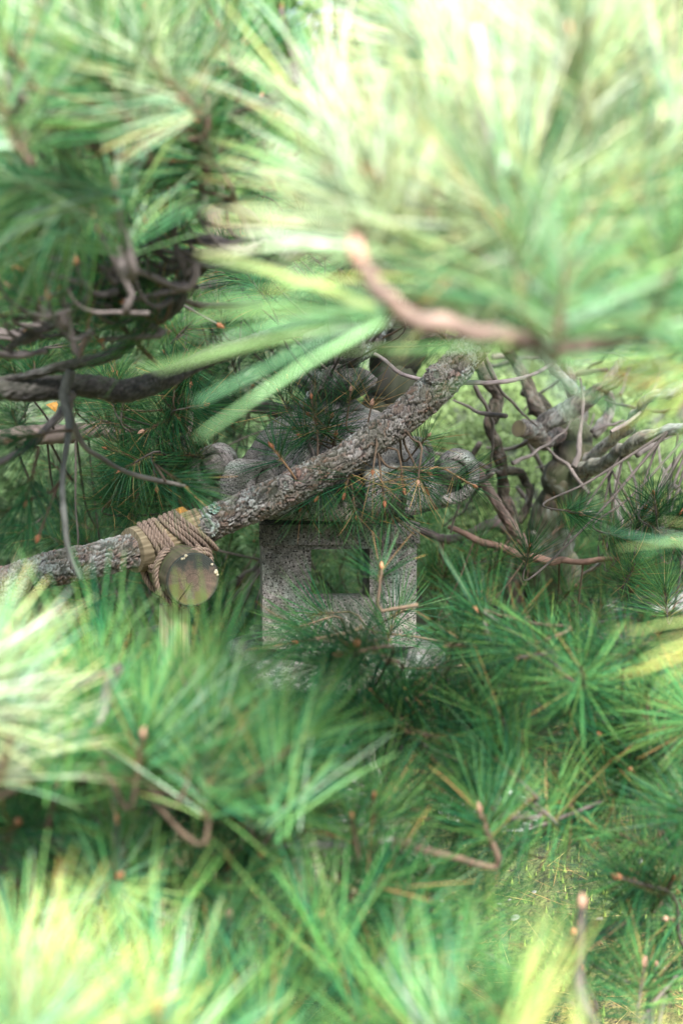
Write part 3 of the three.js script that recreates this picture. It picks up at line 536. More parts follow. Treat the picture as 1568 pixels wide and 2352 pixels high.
// ---------------------------------------------------------------- needles in focus on the tied branch
{
  const b = branch, L = (x, y, d) => at(x, y, d);
  const S = (x, y, d, dx, dy, dz, o = {}) => b.shoot(L(x, y, d), dirOf(dx, dy, dz), { pal: 'lean', bud: true, ...o });
  // above the branch, in front of the roof
  S(716, 915, 3.27, -0.15, 1, -0.15, { v: 4 }); S(805, 897, 3.3, 0.1, 1, -0.1, { v: 0 }); S(711, 954, 3.33, -0.7, 0.6, 0.1, { v: 3 }); S(640, 900, 3.36, -0.5, 0.9, 0.2); 
  S(626, 1028, 3.16, -0.55, 0.75, -0.3, { v: 1, color: [0.27, 0.15, 0.08] }); S(680, 985, 3.38, -0.5, 0.3, 0.2); S(760, 960, 3.35, 0.3, 0.8, 0.1);  S(770, 1000, 3.3, 0.1, 0.4, -0.4, { v: 0 });
  S(853, 930, 3.28, 0.2, 1, 0, { pal: 'straw' }); S(660, 870, 3.45, -0.3, 1, 0.1);   S(745, 860, 3.5, 0.1, 1, 0.1); S(690, 1000, 3.3, -0.4, 0.1, -0.2, { v: 0 });
  // right of the branch
  S(982, 1002, 3.3, 0.5, 0.55, -0.4, { pal: 'lean_fresh', v: 1 }); S(981, 1087, 3.22, 0.9, -0.15, -0.2, { v: 1 }); S(1086, 1115, 3.24, 0.8, -0.45, -0.2, { v: 2, from: at(960, 1082, 3.25), color: [0.28, 0.16, 0.09] });
   
  // hanging below
  S(882, 1152, 3.16, 0.1, -0.9, -0.35, { v: 2 }); S(791, 1134, 3.2, -0.25, -0.95, -0.3, { v: 2 }); S(927, 1123, 3.2, 0.15, -1, -0.2, { v: 2 }); S(816, 1185, 3.22, 0.1, -0.9, -0.2, { v: 0 }); S(730, 1140, 3.22, -0.5, -0.85, -0.2, { v: 1 });
  S(980, 1125, 3.25, 0.4, -0.85, -0.2, { v: 1 }); S(856, 1082, 3.14, -0.1, -0.7, -0.5, { pal: 'straw' }); S(960, 1105, 3.16, -0.1, -1, -0.4, { pal: 'straw' }); S(690, 1165, 3.3, -0.4, -0.9, 0, { v: 0 }); S(850, 1130, 3.35, 0, -1, 0.2); 
  for (const [x, y, dx, dy] of [[720, 1410, -1, 0], [680, 1440, -0.9, -0.2], [900, 1440, 0.2, 0.7], [760, 1460, -0.9, -0.1], [930, 1400, 0.6, 0.4]]) S(x, y, R(2.75, 3.05), dx, dy, -0.3, { from: at(x + 160, y + 90, 3), v: pick([0, 1, 2]), bud: false });
  S(900, 1190, 3.3, 0.3, -0.8, -0.1, { v: 0 }); S(760, 1180, 3.36, -0.1, -1, 0.1, { v: 0 });
}
const Ld = (name, label, group) => new Pine(name, label, group);

// ---------------------------------------------------------------- pine behind on the left: dense dark tufts just beyond the focus
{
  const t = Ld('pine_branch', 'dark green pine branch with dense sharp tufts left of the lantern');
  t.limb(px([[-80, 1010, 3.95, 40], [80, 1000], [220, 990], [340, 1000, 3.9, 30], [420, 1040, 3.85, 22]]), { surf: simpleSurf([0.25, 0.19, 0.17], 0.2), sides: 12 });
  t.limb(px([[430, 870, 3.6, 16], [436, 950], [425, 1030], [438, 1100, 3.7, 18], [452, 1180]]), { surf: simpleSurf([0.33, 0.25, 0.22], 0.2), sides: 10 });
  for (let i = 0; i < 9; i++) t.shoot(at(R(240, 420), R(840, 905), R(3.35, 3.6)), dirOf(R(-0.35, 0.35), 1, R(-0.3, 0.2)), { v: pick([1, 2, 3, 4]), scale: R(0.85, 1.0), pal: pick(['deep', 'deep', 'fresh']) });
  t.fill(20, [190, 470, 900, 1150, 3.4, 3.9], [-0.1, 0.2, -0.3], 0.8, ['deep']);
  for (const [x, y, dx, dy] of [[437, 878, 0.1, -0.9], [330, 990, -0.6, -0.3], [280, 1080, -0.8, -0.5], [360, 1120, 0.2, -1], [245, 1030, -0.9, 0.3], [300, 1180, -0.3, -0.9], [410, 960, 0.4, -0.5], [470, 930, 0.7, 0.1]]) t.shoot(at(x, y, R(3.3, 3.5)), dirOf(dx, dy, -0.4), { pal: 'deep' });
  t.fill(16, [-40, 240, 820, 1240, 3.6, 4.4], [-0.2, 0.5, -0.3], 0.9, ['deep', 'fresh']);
}
{
  const t = Ld('pine_branch', 'loose pine branch with broad tufts low between rope and lantern');
  t.limb(px([[250, 1500, 4.7, 30], [420, 1420], [560, 1330, 4.6, 22], [640, 1260, 4.5, 14]]), {});
  t.fill(60, [100, 640, 1150, 1560, 4.1, 5.2], [0, 0.6, -0.3], 0.8, ['deep', 'fresh', 'deep']);
}
{
  const t = Ld('pine_branch', 'green pine branch seen through the lantern window');
  t.limb(px([[700, 1500, 4.9, 30], [790, 1400], [900, 1330, 4.9, 20]]), {});
  t.fill(64, [640, 1000, 1180, 1560, 4.5, 5.4], [0, 0.7, -0.3], 0.8, ['fresh', 'sunny', 'fresh', 'sunny']);
}
{
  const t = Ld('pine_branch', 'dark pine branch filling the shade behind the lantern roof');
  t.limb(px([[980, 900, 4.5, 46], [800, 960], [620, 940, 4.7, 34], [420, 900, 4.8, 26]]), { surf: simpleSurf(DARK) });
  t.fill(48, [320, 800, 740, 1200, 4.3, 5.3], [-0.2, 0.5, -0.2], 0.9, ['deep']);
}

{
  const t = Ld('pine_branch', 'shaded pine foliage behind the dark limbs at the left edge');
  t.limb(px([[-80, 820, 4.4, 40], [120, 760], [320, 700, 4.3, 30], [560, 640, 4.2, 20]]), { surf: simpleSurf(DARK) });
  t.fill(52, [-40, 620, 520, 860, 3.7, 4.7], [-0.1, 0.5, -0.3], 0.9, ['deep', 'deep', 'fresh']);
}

// ---------------------------------------------------------------- dark limbs at upper left
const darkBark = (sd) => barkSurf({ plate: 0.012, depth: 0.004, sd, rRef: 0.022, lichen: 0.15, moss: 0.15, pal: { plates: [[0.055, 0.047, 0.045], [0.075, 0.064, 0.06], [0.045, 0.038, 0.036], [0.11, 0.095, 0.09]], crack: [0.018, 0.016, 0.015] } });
{
  const t = Ld('pine_branch', 'dark curved pine limb with rough bark reaching in from the left edge');
  t.limb(px([[-80, 880, 2.3, 58], [60, 893, 2.32, 54], [170, 885, 2.36, 50], [260, 893, 2.4, 48], [330, 886, 2.43, 46], [400, 858, 2.46, 42], [480, 826, 2.5, 40], [560, 792, 2.56, 34], [640, 766, 2.62, 30], [740, 735, 2.7, 26]]), { res: 0.004, sides: 40, surf: darkBark(11) });
  t.limb(px([[165, 900, 2.33, 14], [166, 965, 2.36], [202, 1032, 2.4, 12], [272, 1072, 2.46, 10], [350, 1098, 2.52], [424, 1116, 2.56, 8]]), { surf: simpleSurf([0.15, 0.13, 0.115]), res: 0.012 });
  t.shoot(at(426, 1118, 2.57), dirOf(0.8, -0.6, -0.1), { v: 0, scale: 0.8, from: at(380, 1105, 2.53) });
  t.limb(px([[163, 850, 2.3, 26], [150, 900, 2.3, 22], [155, 1000, 2.28, 14], [145, 1100, 2.25, 12], [150, 1230, 2.2, 12], [185, 1330, 2.2, 8]]), { surf: simpleSurf([0.09, 0.09, 0.08]) });
  t.limb(px([[165, 905, 2.34, 22], [110, 985, 2.3, 18], [40, 1040, 2.26, 15], [-50, 1080, 2.2, 13]]), { surf: simpleSurf([0.13, 0.11, 0.105]) });
  for (const [x, y, dx, dy] of [[60, 1150, -0.2, -1], [30, 1010, -1, -0.2], [90, 1230, -0.3, -0.9], [-20, 1190, -0.6, -0.3]]) t.shoot(at(x, y, 2.25), dirOf(dx, dy, -0.2), { v: 0, needles: x < 70 });
}
{
  const t = Ld('pine_branch', 'black shaded pine limb fanning into pale bare twigs at upper left');
  t.limb(px([[860, 560, 2.6, 70], [720, 560, 2.45, 58], [640, 585, 2.35, 56], [560, 600, 2.28, 52], [480, 592, 2.22, 46], [400, 604, 2.16, 38], [320, 645, 2.12, 34], [230, 695, 2.08, 28], [130, 742, 2.04, 22], [20, 800, 2, 16]]), { res: 0.005, sides: 36, surf: darkBark(21) });
  t.limb(px([[470, 600, 2.24, 42], [400, 690, 2.26, 40], [330, 760, 2.28, 34], [230, 822, 2.3, 28], [120, 850, 2.3, 20], [0, 872, 2.3, 14]]), { res: 0.006, sides: 28, surf: darkBark(22) });
  t.limb(px([[560, 590, 2.28, 34], [440, 545, 2.2, 24], [330, 575, 2.1, 20], [240, 650, 2.05, 15], [160, 665, 2.0, 13], [60, 700, 1.96, 10]]), { surf: simpleSurf([0.1, 0.085, 0.085]) });
  t.limb(px([[640, 570, 2.3, 30], [540, 480, 2.1, 24], [430, 455, 2, 20], [400, 500, 1.98, 18], [398, 560, 2, 16]]), { surf: simpleSurf([0.1, 0.085, 0.085]) });
  t.limb(px([[700, 420, 2.2, 24], [640, 402, 2.05, 24], [560, 388, 1.98, 22], [490, 345, 1.92, 22], [465, 290, 1.88, 20], [470, 150, 1.84, 18]]), { surf: simpleSurf([0.22, 0.175, 0.165]) });
  t.limb(px([[490, 345, 1.92, 18], [400, 330, 1.95, 16], [320, 325, 1.98, 14]]), { surf: simpleSurf([0.16, 0.14, 0.13]) });
  t.limb(px([[600, 700, 2.4, 20], [460, 700, 2.35, 14], [395, 684, 2.3, 10]]), { surf: simpleSurf([0.14, 0.11, 0.1]) });
  for (let i = 0; i < 44; i++) { // fine bare twigs that sweep left and turn up at their tips
    const x = R(60, 640), y = 800 - (x - 60) * 0.42 + R(-60, 40), d = R(1.95, 2.35), L = R(70, 190), h = R(20, 110), w = R(7, 13);
    t.limb(px([[x, y, d, w * 1.3], [x - L * 0.45, y + R(-14, 22), d - 0.04, w], [x - L * 0.85, y - h * 0.25, d - 0.08, w * 0.8], [x - L, y - h, d - 0.1, w * 0.6]]), { sides: 7, res: 0.012, surf: simpleSurf(pick([[0.06, 0.05, 0.048], [0.1, 0.083, 0.08], [0.16, 0.13, 0.125]]), 0.3, i), kink: 1.5, name: 'twig' });
    if (i % 3 === 0) { const b = part(t.g, 'bud', BUDS[i % 2], M.bud); b.position.copy(at(x - L, y - h, d - 0.1)).sub(t.o); b.quaternion.setFromUnitVectors(UPY, dirOf(-0.2, 1, -0.1)); }
  }
  const S = (x, y, d, dx, dy, o = {}) => t.shoot(at(x, y, d), dirOf(dx, dy, -0.15), { thick: 2.0, color: [0.16, 0.13, 0.125], ...o });
  S(160, 545, 2.0, -0.6, 0.6, { needles: false }); S(30, 662, 1.96, -0.7, 0.5, { v: 0, pal: 'fresh' }); S(143, 676, 2.0, -0.2, 0.9, { needles: false }); S(60, 620, 1.98, -0.9, 0.2, { pal: 'fresh' });
  S(500, 745, 2.55, 0.7, -0.4, { needles: false, from: at(395, 684, 2.3), thick: 1 }); S(262, 432, 1.55, -0.2, 1, { from: at(282, 575, 1.8), pal: 'sunny', v: 2, thick: 2.6 });
  S(482, 320, 1.9, 0.1, 1, { needles: false }); S(530, 440, 2.0, -0.4, 0.9, { needles: false }); S(230, 535, 1.9, -0.4, 0.8, { needles: false }); S(380, 490, 2.0, -0.3, 0.9, { pal: 'fresh' }); S(290, 610, 2.0, -0.8, 0.3, { needles: false }); S(110, 590, 2.0, -1, 0.2, { pal: 'fresh' }); S(300, 690, 2.05, -0.8, -0.2, { needles: false }); S(240, 780, 2.1, -0.9, -0.1, { needles: false });
  t.fill(10, [-30, 300, 560, 760, 2.05, 2.5], [-0.6, 0.5, -0.2], 0.6, ['fresh', 'deep']);
}
{
  const t = Ld('pine_branch', 'bushy pine branch with upright pink buds at the upper left edge');
  t.limb(px([[470, 360, 2.1, 30], [380, 330, 2, 26], [250, 330, 1.9, 22], [100, 330, 1.8, 18], [-60, 330, 1.75, 16]]), { surf: simpleSurf(TWIGGREY) });
  t.limb(px([[130, 330, 1.5, 22], [90, 265, 1.45, 24], [10, 190, 1.42, 24], [-60, 110, 1.4, 22]]), { surf: simpleSurf([0.36, 0.3, 0.29]) });
  const S = (x, y, d, dx, dy, o = {}) => t.shoot(at(x, y, d), dirOf(dx, dy, -0.15), { thick: 2, pal: 'fresh', ...o });
  S(470, 140, 1.75, 0, 1, { v: 4 }); S(335, 30, 1.7, -0.2, 1, { v: 3 }); S(420, 240, 1.8, -0.3, 0.9); S(215, 200, 1.75, -0.4, 0.9); S(300, 240, 1.85, -0.3, 0.9); S(600, 235, 2, 0.1, 0.8, { v: 0 });
  S(645, 20, 1.8, -0.2, 1, { v: 3, thick: 3 }); S(560, 110, 1.9, 0.2, 1);
  t.fill(30, [-40, 640, 0, 330, 1.75, 2.3], [-0.35, 0.8, -0.2], 0.6, ['fresh', 'sunny', 'fresh', 'deep']);
  t.fill(18, [-60, 330, -60, 190, 1.3, 1.65], [-0.3, 0.8, -0.2], 0.6, ['sunny', 'fresh', 'pale']);
  t.fan(19, 262, 450, 1.5, 150, 212, 240, 340, 0.06, 'sunny', 0.003); t.fan(8, 262, 440, 1.5, 60, 140, 160, 260, 0.06, 'sunny', 0.0024);
  t.fill(7, [-60, 90, 400, 580, 1.4, 1.8], [-1, 0.1, -0.1], 0.5, ['sunny', 'fresh']);
}

// ---------------------------------------------------------------- dark trunk and tangle behind, at the right
{
  const t = Ld('pine_tree', 'dark leaning pine trunk rising behind the lantern finial');
  const T = barkSurf({ plate: 0.03, depth: 0.007, sd: 31, rRef: 0.07, lichen: 0.05, moss: 0.25, pal: { plates: [[0.03, 0.027, 0.024], [0.04, 0.036, 0.03], [0.024, 0.021, 0.018]], crack: [0.008, 0.008, 0.007] } });
  const g0 = at(905, 1400, 4.4);
  t.limb([[V(g0.x - 0.05, -0.1, g0.z), 0.1], [V(g0.x, 0.4, g0.z), 0.085], [at(880, 1060, 4.35), 0.072], [at(892, 920, 4.3), 0.066], [at(930, 760, 4.3), 0.064], [at(1010, 600, 4.35), 0.06], [at(1120, 380, 4.4), 0.055], [at(1180, 100, 4.5), 0.045], [at(1200, -200, 4.6), 0.03]], { name: 'trunk', res: 0.008, sides: 48, surf: T });
  t.limb(px([[905, 700, 4.2, 40], [870, 770, 3.8, 36], [840, 806, 3.62, 32], [785, 838, 3.5, 28], [740, 880, 3.45, 22], [690, 930, 3.45, 14]]), { res: 0.005, sides: 32, surf: barkSurf({ plate: 0.012, depth: 0.005, sd: 32, rRef: 0.018, lichen: 0.55, moss: 0.1, pal: { plates: [[0.12, 0.1, 0.09], [0.1, 0.085, 0.08]], crack: [0.03, 0.025, 0.02] } }) });
  t.limb(px([[1000, 640, 4.3, 20], [975, 750], [960, 830], [935, 890, 4.25, 8]]), { surf: simpleSurf(DARK) });
  t.fill(40, [500, 1000, 430, 760, 3.2, 4.6], [-0.3, 0.6, -0.1], 0.8, ['deep', 'deep', 'fresh']);
}
const graySurf = (c, sd, lichen = 0.2, moss = 0.1) => barkSurf({ plate: 0.026, depth: 0.005, sd, rRef: 0.03, lichen: lichen * 1.4, moss, aspect: 2.4, pal: { plates: [c, c.map((x) => x * 1.4), c.map((x) => x * 0.6), c.map((x, i) => x * [1, 0.8, 0.75][i])], crack: c.map((x) => x * 0.25) } });
{
  const t = Ld('pine_tree', 'mossy crooked pine with a sawn stub and pale limbs at the right');
  const top = at(1300, 985, 4.55);
  t.limb([[V(top.x - 0.1, -0.1, top.z + 0.1), 0.12], [V(top.x - 0.05, 0.35, top.z), 0.1], [at(1275, 1190, 4.55), 0.07], [at(1300, 1100, 4.5), 0.066], [at(1318, 1040, 4.5), 0.062], [top, 0.05]], { name: 'trunk', res: 0.008, sides: 44, surf: graySurf([0.13, 0.11, 0.085], 41, 0.25, 0.55) });
  t.limb(px([[1300, 1002, 4.52, 46], [1250, 1004, 4.42, 50], [1215, 992, 4.3, 46], [1193, 985, 4.24, 38]]), { name: 'stub', res: 0.006, sides: 32, surf: graySurf([0.3, 0.25, 0.22], 42, 0.3, 0) });
  t.limb(px([[1235, 985, 4.35, 40], [1285, 955, 4.34, 42], [1345, 918, 4.3, 36], [1400, 884, 4.26, 26], [1424, 866, 4.24, 20]]), { res: 0.006, sides: 30, surf: graySurf([0.27, 0.23, 0.21], 43, 0.25, 0.05) });
  const face = new THREE.CylinderGeometry(0.025, 0.026, 0.006, 24); const fc = []; for (let i = 0; i < face.attributes.position.count; i++) { const q = Math.hypot(face.attributes.position.getX(i), face.attributes.position.getZ(i)) / 0.026; fc.push(...mixc([0.42, 0.32, 0.18], [0.25, 0.2, 0.13], q)); } setColors(face, fc);
  const cf = part(t.g, 'sawn_face', face, M.wood); cf.position.copy(at(1190, 984, 4.225)).sub(t.o); cf.quaternion.setFromUnitVectors(UPY, dirOf(-0.75, 0.15, -0.7));
  t.limb(px([[1320, 1090, 4.45, 36], [1380, 1066, 4.2, 36], [1430, 1036, 4.05, 33], [1480, 1008, 3.95, 30], [1600, 975, 3.8, 28]]), { res: 0.008, sides: 28, surf: graySurf([0.42, 0.39, 0.33], 44, 0.3, 0.25) });
  t.limb(px([[1330, 1070, 4.5, 30], [1390, 1025, 4.3, 27], [1450, 965, 4.1, 25], [1490, 920, 4, 22], [1600, 880, 3.9, 20]]), { res: 0.008, sides: 24, surf: graySurf([0.46, 0.45, 0.42], 45, 0.3, 0.1) });
  for (const [x, y, dx, dy, v] of [[1500, 1135, -0.2, 1, 2], [1480, 1170, 0.3, 0.8, 1], [1215, 1255, 0.1, 0.8, 1], [1560, 1180, 0.5, 0.7, 0], [1440, 1240, 0.8, -0.3, 1], [1540, 1235, 0.6, -0.4, 2], [1330, 1180, 0.9, -0.2, 0]]) t.shoot(at(x, y, R(3.3, 3.5)), dirOf(dx, dy, -0.3), { v, pal: 'deep' });
  t.shoot(at(1428, 862, 4.22), dirOf(0.8, 0.5, -0.2), { pal: 'straw' });
  t.fill(14, [1280, 1600, 1130, 1400, 3.4, 4.4], [0.3, 0.5, -0.3], 0.8, ['fresh', 'deep', 'deep']); t.fill(26, [1280, 1640, 1250, 1480, 4.4, 5.4], [0.3, 0.5, -0.3], 0.8, ['fresh', 'deep', 'deep']);
}
{
  const t = Ld('pine_tree', 'sinuous bare pine stems twisting behind the lantern scroll');
  const b = at(1190, 1300, 4.6);
  t.limb([[V(b.x + 0.05, -0.1, b.z), 0.04], [V(b.x, 0.3, b.z), 0.034], ...px([[1172, 1195, 4.55, 30], [1155, 1110, 4.5, 26], [1146, 1050, 4.45, 27], [1128, 975, 4.4, 27], [1140, 915, 4.4, 32], [1112, 865, 4.35, 28], [1085, 825, 4.35, 30], [1060, 790, 4.3, 26], [960, 770, 4.2, 18]])], { name: 'trunk', res: 0.008, sides: 26, surf: graySurf([0.16, 0.125, 0.11], 51, 0.15, 0.25) });
  t.limb(px([[1268, 985, 4.7, 24], [1235, 940, 4.7, 30], [1205, 870, 4.7, 28], [1165, 800, 4.65, 26], [1100, 740, 4.6, 24]]), { res: 0.01, sides: 20, surf: graySurf([0.19, 0.15, 0.13], 52) });
  t.limb(px([[1215, 1260, 4.3, 26], [1165, 1195, 4.25, 24], [1120, 1130, 4.2, 24], [1085, 1075, 4.2, 18], [1050, 1040, 4.2, 12]]), { res: 0.008, sides: 20, surf: graySurf([0.2, 0.14, 0.125], 53, 0.05, 0.05) });
  t.limb(px([[1150, 1080, 4.5, 22], [1200, 1095, 4.6, 20], [1215, 1140, 4.6, 18], [1190, 1200, 4.6, 18]]), { res: 0.01, sides: 18, surf: graySurf([0.18, 0.15, 0.12], 54) });
  t.limb(px([[1260, 940, 4.8, 20], [1225, 905, 4.8, 20], [1195, 900, 4.8, 16]]), { surf: simpleSurf(DARK) });
  t.limb(px([[940, 740, 4.4, 26], [990, 775, 4.3, 26], [1045, 790, 4.3, 24]]), { surf: simpleSurf([0.2, 0.14, 0.13]) });
  t.limb(px([[1240, 1285, 4.0, 18], [1300, 1290, 4, 14], [1420, 1284, 3.9, 10], [1150, 1262, 4.1, 18], [1030, 1210, 4.2, 12]].sort((a, b) => a[0] - b[0])), { surf: simpleSurf([0.22, 0.13, 0.1]) });
  t.limb(px([[1180, 1240, 4.4, 24], [1140, 1200, 4.4, 22], [1040, 1240, 4.4, 18], [960, 1215, 4.4, 16]]), { surf: simpleSurf([0.12, 0.09, 0.085]) });
  t.limb(px([[858, 812, 3.42, 9], [900, 842, 3.42], [950, 868, 3.41, 10], [1060, 880, 3.41, 10], [1150, 877, 3.42, 10], [1230, 856, 3.5, 9], [1275, 828, 3.6, 8]]), { res: 0.012, sides: 8, surf: simpleSurf([0.3, 0.24, 0.24]) });
  t.fill(36, [980, 1320, 1200, 1480, 4.0, 5.2], [0, 0.6, -0.2], 0.8, ['deep', 'fresh']);
}
{
  const t = Ld('dead_branch', 'bleached broken pine stubs standing above the sawn stub');
  t.g.userData.category = 'branch';
  t.limb(px([[1300, 1000, 4.9, 36], [1320, 930], [1300, 850, 4.8, 24], [1292, 770, 4.7, 18]]), { res: 0.01, sides: 18, surf: graySurf([0.5, 0.47, 0.44], 61, 0.3, 0) });
  t.limb(px([[1320, 900, 4.8, 22], [1260, 830, 4.7, 18], [1205, 775, 4.6, 14]]), { res: 0.01, sides: 16, surf: graySurf([0.52, 0.5, 0.47], 62, 0.3, 0) });
  t.limb(px([[1360, 1000, 4.9, 26], [1400, 940], [1390, 880, 4.8, 18], [1430, 820]]), { res: 0.01, sides: 16, surf: graySurf([0.4, 0.36, 0.33], 63, 0.3, 0) });
  t.limb(px([[1280, 1000, 4.8, 40], [1330, 950], [1330, 890, 4.8, 26]]), { res: 0.01, sides: 18, surf: graySurf([0.3, 0.26, 0.24], 64, 0.3, 0) });
}

// ---------------------------------------------------------------- near foliage, out of focus
{
  const t = Ld('pine_branch', 'near pine twig curving up at the centre with long pale needles raking left');
  t.limb(px([[1560, 640, 1.5, 40], [1440, 760, 1.3, 44], [1300, 800, 1.16, 42], [1200, 786, 1.08, 42], [1110, 764, 1.04, 42], [1000, 744, 1.02, 42], [910, 712, 1.0, 40], [860, 668, 0.99, 36], [826, 605, 0.98, 30]]), { surf: simpleSurf([0.24, 0.16, 0.13]), sides: 16, res: 0.012 });
  const S = (x, y, d, dx, dy, dz, o = {}) => t.shoot(at(x, y, d), dirOf(dx, dy, dz), { pal: 'sunny', v: 0, from: at(850, 655, 0.99), thick: 1.6, ...o });
  { const b = part(t.g, 'bud', BUDS[2], M.bud); b.position.copy(at(825, 600, 0.98)).sub(t.o); b.quaternion.setFromUnitVectors(UPY, dirOf(-0.3, 1, 0)); b.scale.setScalar(1.4); }
  // long needles reaching to the left, some bundled
  const long = (x0, y0, x1, y1, d0, d1, c, w) => { const a = at(x0, y0, d0), b = at(x1, y1, d1), m = a.clone().lerp(b, 0.5).add(V(0, 0.004, 0)); const g = tube([[a, 0.0007 * w], [m, 0.0009 * w], [b, 0.0003 * w]], 0.02, 5, () => [0, ...c]); g.translate(-a.x, -a.y, -a.z); part(t.g, 'needle', g, M.needle).position.copy(a).sub(t.o); };
  const G = [0.19, 0.34, 0.15], Y = [0.38, 0.4, 0.12], D = [0.11, 0.24, 0.12];
  for (const k of [-6, 0, 6]) long(880 + k * 0.5, 738 + k * 0.5, 462 + k, 1000 - k, 1.12, 1.0, G, 2.0);
  for (const k of [-4, 4]) long(870, 742, 450, 925 + k, 1.12, 1.06, D, 1.3);
  for (const k of [-5, 0, 5]) long(870, 738, 350 + 3 * k, 850 + k, 1.12, 1.1, [0.15, 0.24, 0.09], 1.4);
  long(868, 730, 500, 770, 1.12, 1.2, G, 1); long(866, 720, 420, 735, 1.12, 1.1, G, 1.3); long(866, 728, 640, 820, 1.12, 1.05, D, 1);
  for (const k of [-4, 4]) long(862, 712 + k, 455, 580 + k, 1.12, 1.05, [0.3, 0.36, 0.14], 1.4);
  long(862, 706, 560, 610, 1.12, 1.08, Y, 1.4); long(860, 704, 590, 665, 1.12, 1.1, Y, 1.5); long(860, 708, 470, 700, 1.12, 1.15, G, 1.3); long(862, 716, 540, 700, 1.12, 1.0, D, 1.2); long(864, 722, 580, 745, 1.12, 1.02, G, 1.4);
  long(700, 545, 590, 590, 1.3, 1.2, G, 1.3); long(960, 640, 560, 540, 1.15, 1.05, G, 1.3); long(1000, 600, 640, 560, 1.12, 1.0, G, 1.4); long(1000, 640, 620, 660, 1.1, 1.02, Y, 1.2); long(860, 560, 655, 690, 1.1, 1.0, G, 1.2); long(1040, 560, 700, 480, 1.1, 1.0, [0.3, 0.38, 0.2], 1.3);
  t.fan(14, 866, 712, 1.12, 150, 196, 240, 420, 0.06, 'sunny', 0.0022);
  t.fan(8, 1020, 730, 1.14, 20, 70, 180, 330, 0.06, 'sunny', 0.0022);
}
{
  const t = Ld('pine_branch', 'large bright pine branch with a pale bud filling the upper right');
  t.limb(px([[1640, 760, 1.35, 60], [1480, 640, 1.28, 50], [1300, 560, 1.22, 44], [1165, 500, 1.16, 40]]), { surf: simpleSurf([0.4, 0.34, 0.33]), sides: 14 });
  t.limb(px([[1165, 500, 1.16, 36], [1140, 380, 1.14, 34], [1110, 240, 1.12, 30], [1090, 60, 1.1, 26]]), { surf: simpleSurf([0.45, 0.4, 0.38]), sides: 12 });
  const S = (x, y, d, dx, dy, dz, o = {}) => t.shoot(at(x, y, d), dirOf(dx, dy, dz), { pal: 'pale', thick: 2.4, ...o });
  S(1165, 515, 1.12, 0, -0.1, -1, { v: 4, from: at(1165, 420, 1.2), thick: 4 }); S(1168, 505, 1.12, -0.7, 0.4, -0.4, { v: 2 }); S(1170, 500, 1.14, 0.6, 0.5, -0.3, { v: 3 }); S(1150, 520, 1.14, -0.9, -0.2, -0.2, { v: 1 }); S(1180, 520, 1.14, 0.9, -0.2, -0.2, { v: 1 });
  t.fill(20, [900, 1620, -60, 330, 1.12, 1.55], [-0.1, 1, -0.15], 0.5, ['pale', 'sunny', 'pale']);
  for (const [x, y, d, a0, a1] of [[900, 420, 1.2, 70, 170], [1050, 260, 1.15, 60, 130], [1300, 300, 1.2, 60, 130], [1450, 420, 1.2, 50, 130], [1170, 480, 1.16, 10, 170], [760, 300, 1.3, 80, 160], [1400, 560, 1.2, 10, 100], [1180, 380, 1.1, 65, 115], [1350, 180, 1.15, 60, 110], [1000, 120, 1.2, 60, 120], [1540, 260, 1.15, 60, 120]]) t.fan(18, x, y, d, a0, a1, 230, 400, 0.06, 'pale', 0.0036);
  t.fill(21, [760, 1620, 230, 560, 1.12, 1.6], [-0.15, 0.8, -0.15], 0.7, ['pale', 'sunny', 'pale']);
  t.fill(14, [1080, 1620, 480, 680, 1.0, 1.4], [0.2, 0.35, -0.2], 0.8, ['sunny', 'fresh']);
}
{
  const t = Ld('pine_branch', 'yellowish pine tips hanging in at the right edge');
  t.limb(px([[1660, 860, 1.5, 36], [1600, 900, 1.5, 30], [1560, 960, 1.5, 26]]), { surf: simpleSurf([0.34, 0.25, 0.23]) });
  t.fill(4, [1540, 1640, 720, 860, 1.3, 1.7], [-0.6, 0.1, -0.2], 0.6, ['sunny', 'gold']);
  t.fan(7, 1700, 860, 1.3, 176, 206, 160, 330, 0.06, 'gold', 0.003); t.fan(7, 1720, 1460, 1.2, 178, 208, 180, 280, 0.06, 'gold', 0.003); t.fan(5, 1700, 1250, 1.3, 165, 190, 150, 300, 0.06, 'sunny', 0.0026);
}
